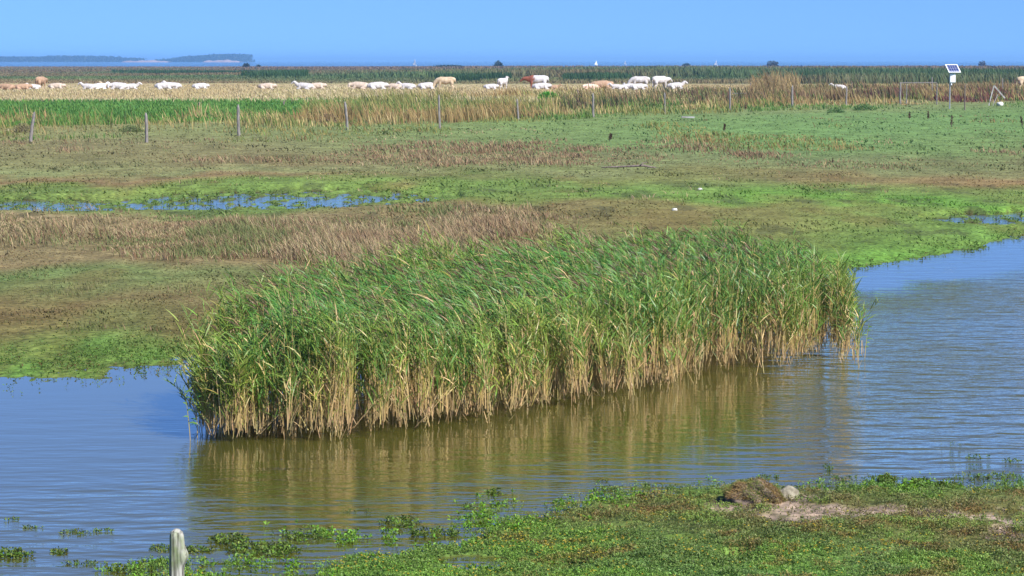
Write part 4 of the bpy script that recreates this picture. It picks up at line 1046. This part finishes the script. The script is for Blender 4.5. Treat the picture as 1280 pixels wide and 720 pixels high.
# far woods across the bay (reads as one mass) and pale dunes
def woods(name, prof, dist, label, n, dep=500):
    B = Blades(); px_ = rng.uniform(prof[0][0], prof[-1][0], n); top = np.interp(px_, [p[0] for p in prof], [p[1] for p in prof])
    s_ = dist/F; X = (px_-640)*s_; Y = dist+rng.uniform(0, dep, n)
    top = (77-top)*s_*(.72+.5*fbm(X*.012, Y*0+3, 4, 1))
    Z = -1+top*rng.random(n)**.8
    d = unit(rng.normal(0, 1, (n, 3))); L_ = rng.uniform(3, 7, n)
    p0 = np.stack([X, Y, Z], 1); pp = p0[:, None]+d[:, None]*(L_[:, None]*np.linspace(-.5, .5, 3))[..., None]
    cc = jit(const(n, srgb(42, 66, 44, .5)), .2)
    B.add(pp, L_*.8, unit(np.cross(d, rng.normal(0, 1, (n, 3)))), cc, cc, .5)
    o = B.build(name, M_leaf); tag(o, label, 'woods', kind='stuff')
woods('far_woods', [(-260,72),(-120,70),(-20,71.5),(12,71),(14,75),(20,71),(50,71),(62,69.5),(75,69.5),(92,71),(100,69),(112,69),(125,72),(152,72)], 6200, 'left hazy blue woods far across the bay', 11000)
woods('far_woods', [(190,76),(200,73),(205,75),(215,72),(230,70),(250,69),(292,68),(294,76)], 6200, 'right hazy blue woods far across the bay above pale dunes', 7000)
M_dune = simple_mat('dune_sand', (.26, .18, .16), (.36, .27, .25), .01, 4, .95)
for (xa, xb, hp) in [(150, 208, 2.4), (252, 298, 3.0)]:
    d_ = 5200; s_ = d_/F; n_ = 40; vs = []
    for i in range(n_+1):
        u = i/n_; X_ = (xa+(xb-xa)*u-640)*s_; hh = hp*s_*math.sin(math.pi*u)**.4*(.75+.3*math.sin(u*17)*math.sin(u*7))
        vs += [(X_, d_, -2), (X_, d_+30, hh*.6-1), (X_, d_+60, hh), (X_, d_+160, -2)]
    fs = [(4*i+j, 4*i+4+j, 4*i+5+j, 4*i+1+j) for i in range(n_) for j in range(3)]
    o = mesh_py('far_dunes', vs, fs, M_dune, None, True); tag(o, kind='structure')
vs = [(-9000, 6000, -2), (-1400, 6000, -2), (-1400, 9000, -2), (-9000, 9000, -2)]
vs += [(v[0], v[1], .3) for v in vs]
o = mesh_py('far_shore', vs, [(0, 1, 5, 4), (1, 2, 6, 5), (2, 3, 7, 6), (3, 0, 4, 7), (4, 5, 6, 7)], M_dune); tag(o, kind='structure')

# ------------------------------------------------------------------ haze
hv = bpy.data.materials.new('haze'); hv.use_nodes = True; nt = hv.node_tree; nt.nodes.remove(nt.nodes['Principled BSDF'])
pv = N(nt, 'ShaderNodeVolumePrincipled'); pv.inputs['Color'].default_value = (.28, .58, 1, 1); pv.inputs['Density'].default_value = .00014; pv.inputs['Anisotropy'].default_value = 0
nt.links.new(pv.outputs[0], nt.nodes['Material Output'].inputs['Volume'])
a_, b_ = 95000, 105000
vs = [(-a_, -5000, -5), (a_, -5000, -5), (a_, b_, -5), (-a_, b_, -5), (-a_, -5000, 26), (a_, -5000, 26), (a_, b_, 26), (-a_, b_, 26)]
o = mesh_py('haze', vs, [(3, 2, 1, 0), (0, 1, 5, 4), (1, 2, 6, 5), (2, 3, 7, 6), (3, 0, 4, 7), (4, 5, 6, 7)], hv); tag(o, kind='stuff'); o['label'] = 'thin blue haze over the marsh and the sea'

# ------------------------------------------------------------------ light
SUN_EL, SUN_AZ = R(42), R(136)           # azimuth clockwise from the view direction
sd_ = Vector((math.sin(SUN_AZ)*math.cos(SUN_EL), math.cos(SUN_AZ)*math.cos(SUN_EL), math.sin(SUN_EL)))
sl = bpy.data.lights.new('sun', 'SUN'); sl.energy = 4.8; sl.angle = R(.5); sl.color = (1, .95, .87)
so = bpy.data.objects.new('sun', sl); C.objects.link(so); so.rotation_euler = sd_.to_track_quat('Z', 'Y').to_euler()
W = bpy.data.worlds.new('World'); scene.world = W; W.use_nodes = True; nt = W.node_tree
bg = nt.nodes['Background']; sk = N(nt, 'ShaderNodeTexSky', sky_type='NISHITA'); sk.sun_disc = False; sk.sun_elevation = SUN_EL; sk.sun_rotation = SUN_AZ
sk.air_density = 1.0; sk.dust_density = .3; sk.ozone_density = 3
tc = N(nt, 'ShaderNodeTexCoord'); mp = N(nt, 'ShaderNodeMapping'); mp.inputs['Location'].default_value = (0, 0, .16)
nt.links.new(tc.outputs['Generated'], mp.inputs['Vector']); nt.links.new(mp.outputs['Vector'], sk.inputs['Vector'])
tn = N(nt, 'ShaderNodeMix', data_type='RGBA', blend_type='MULTIPLY'); tn.inputs[0].default_value = 1; tn.inputs[7].default_value = (.53, .74, 1.08, 1)
nt.links.new(sk.outputs[0], tn.inputs[6]); nt.links.new(tn.outputs[2], bg.inputs['Color']); bg.inputs['Strength'].default_value = .10
vs_ = scene.view_settings; vs_.view_transform = 'Standard'; vs_.look = 'None'; vs_.gamma = 1; vs_.use_curve_mapping = False; vs_.exposure = 0.85
cy = scene.cycles; cy.max_bounces = 6; cy.diffuse_bounces = 2; cy.glossy_bounces = 3; cy.transmission_bounces = 4; cy.volume_bounces = 0; cy.use_denoising = True; cy.caustics_reflective = False; cy.caustics_refractive = False
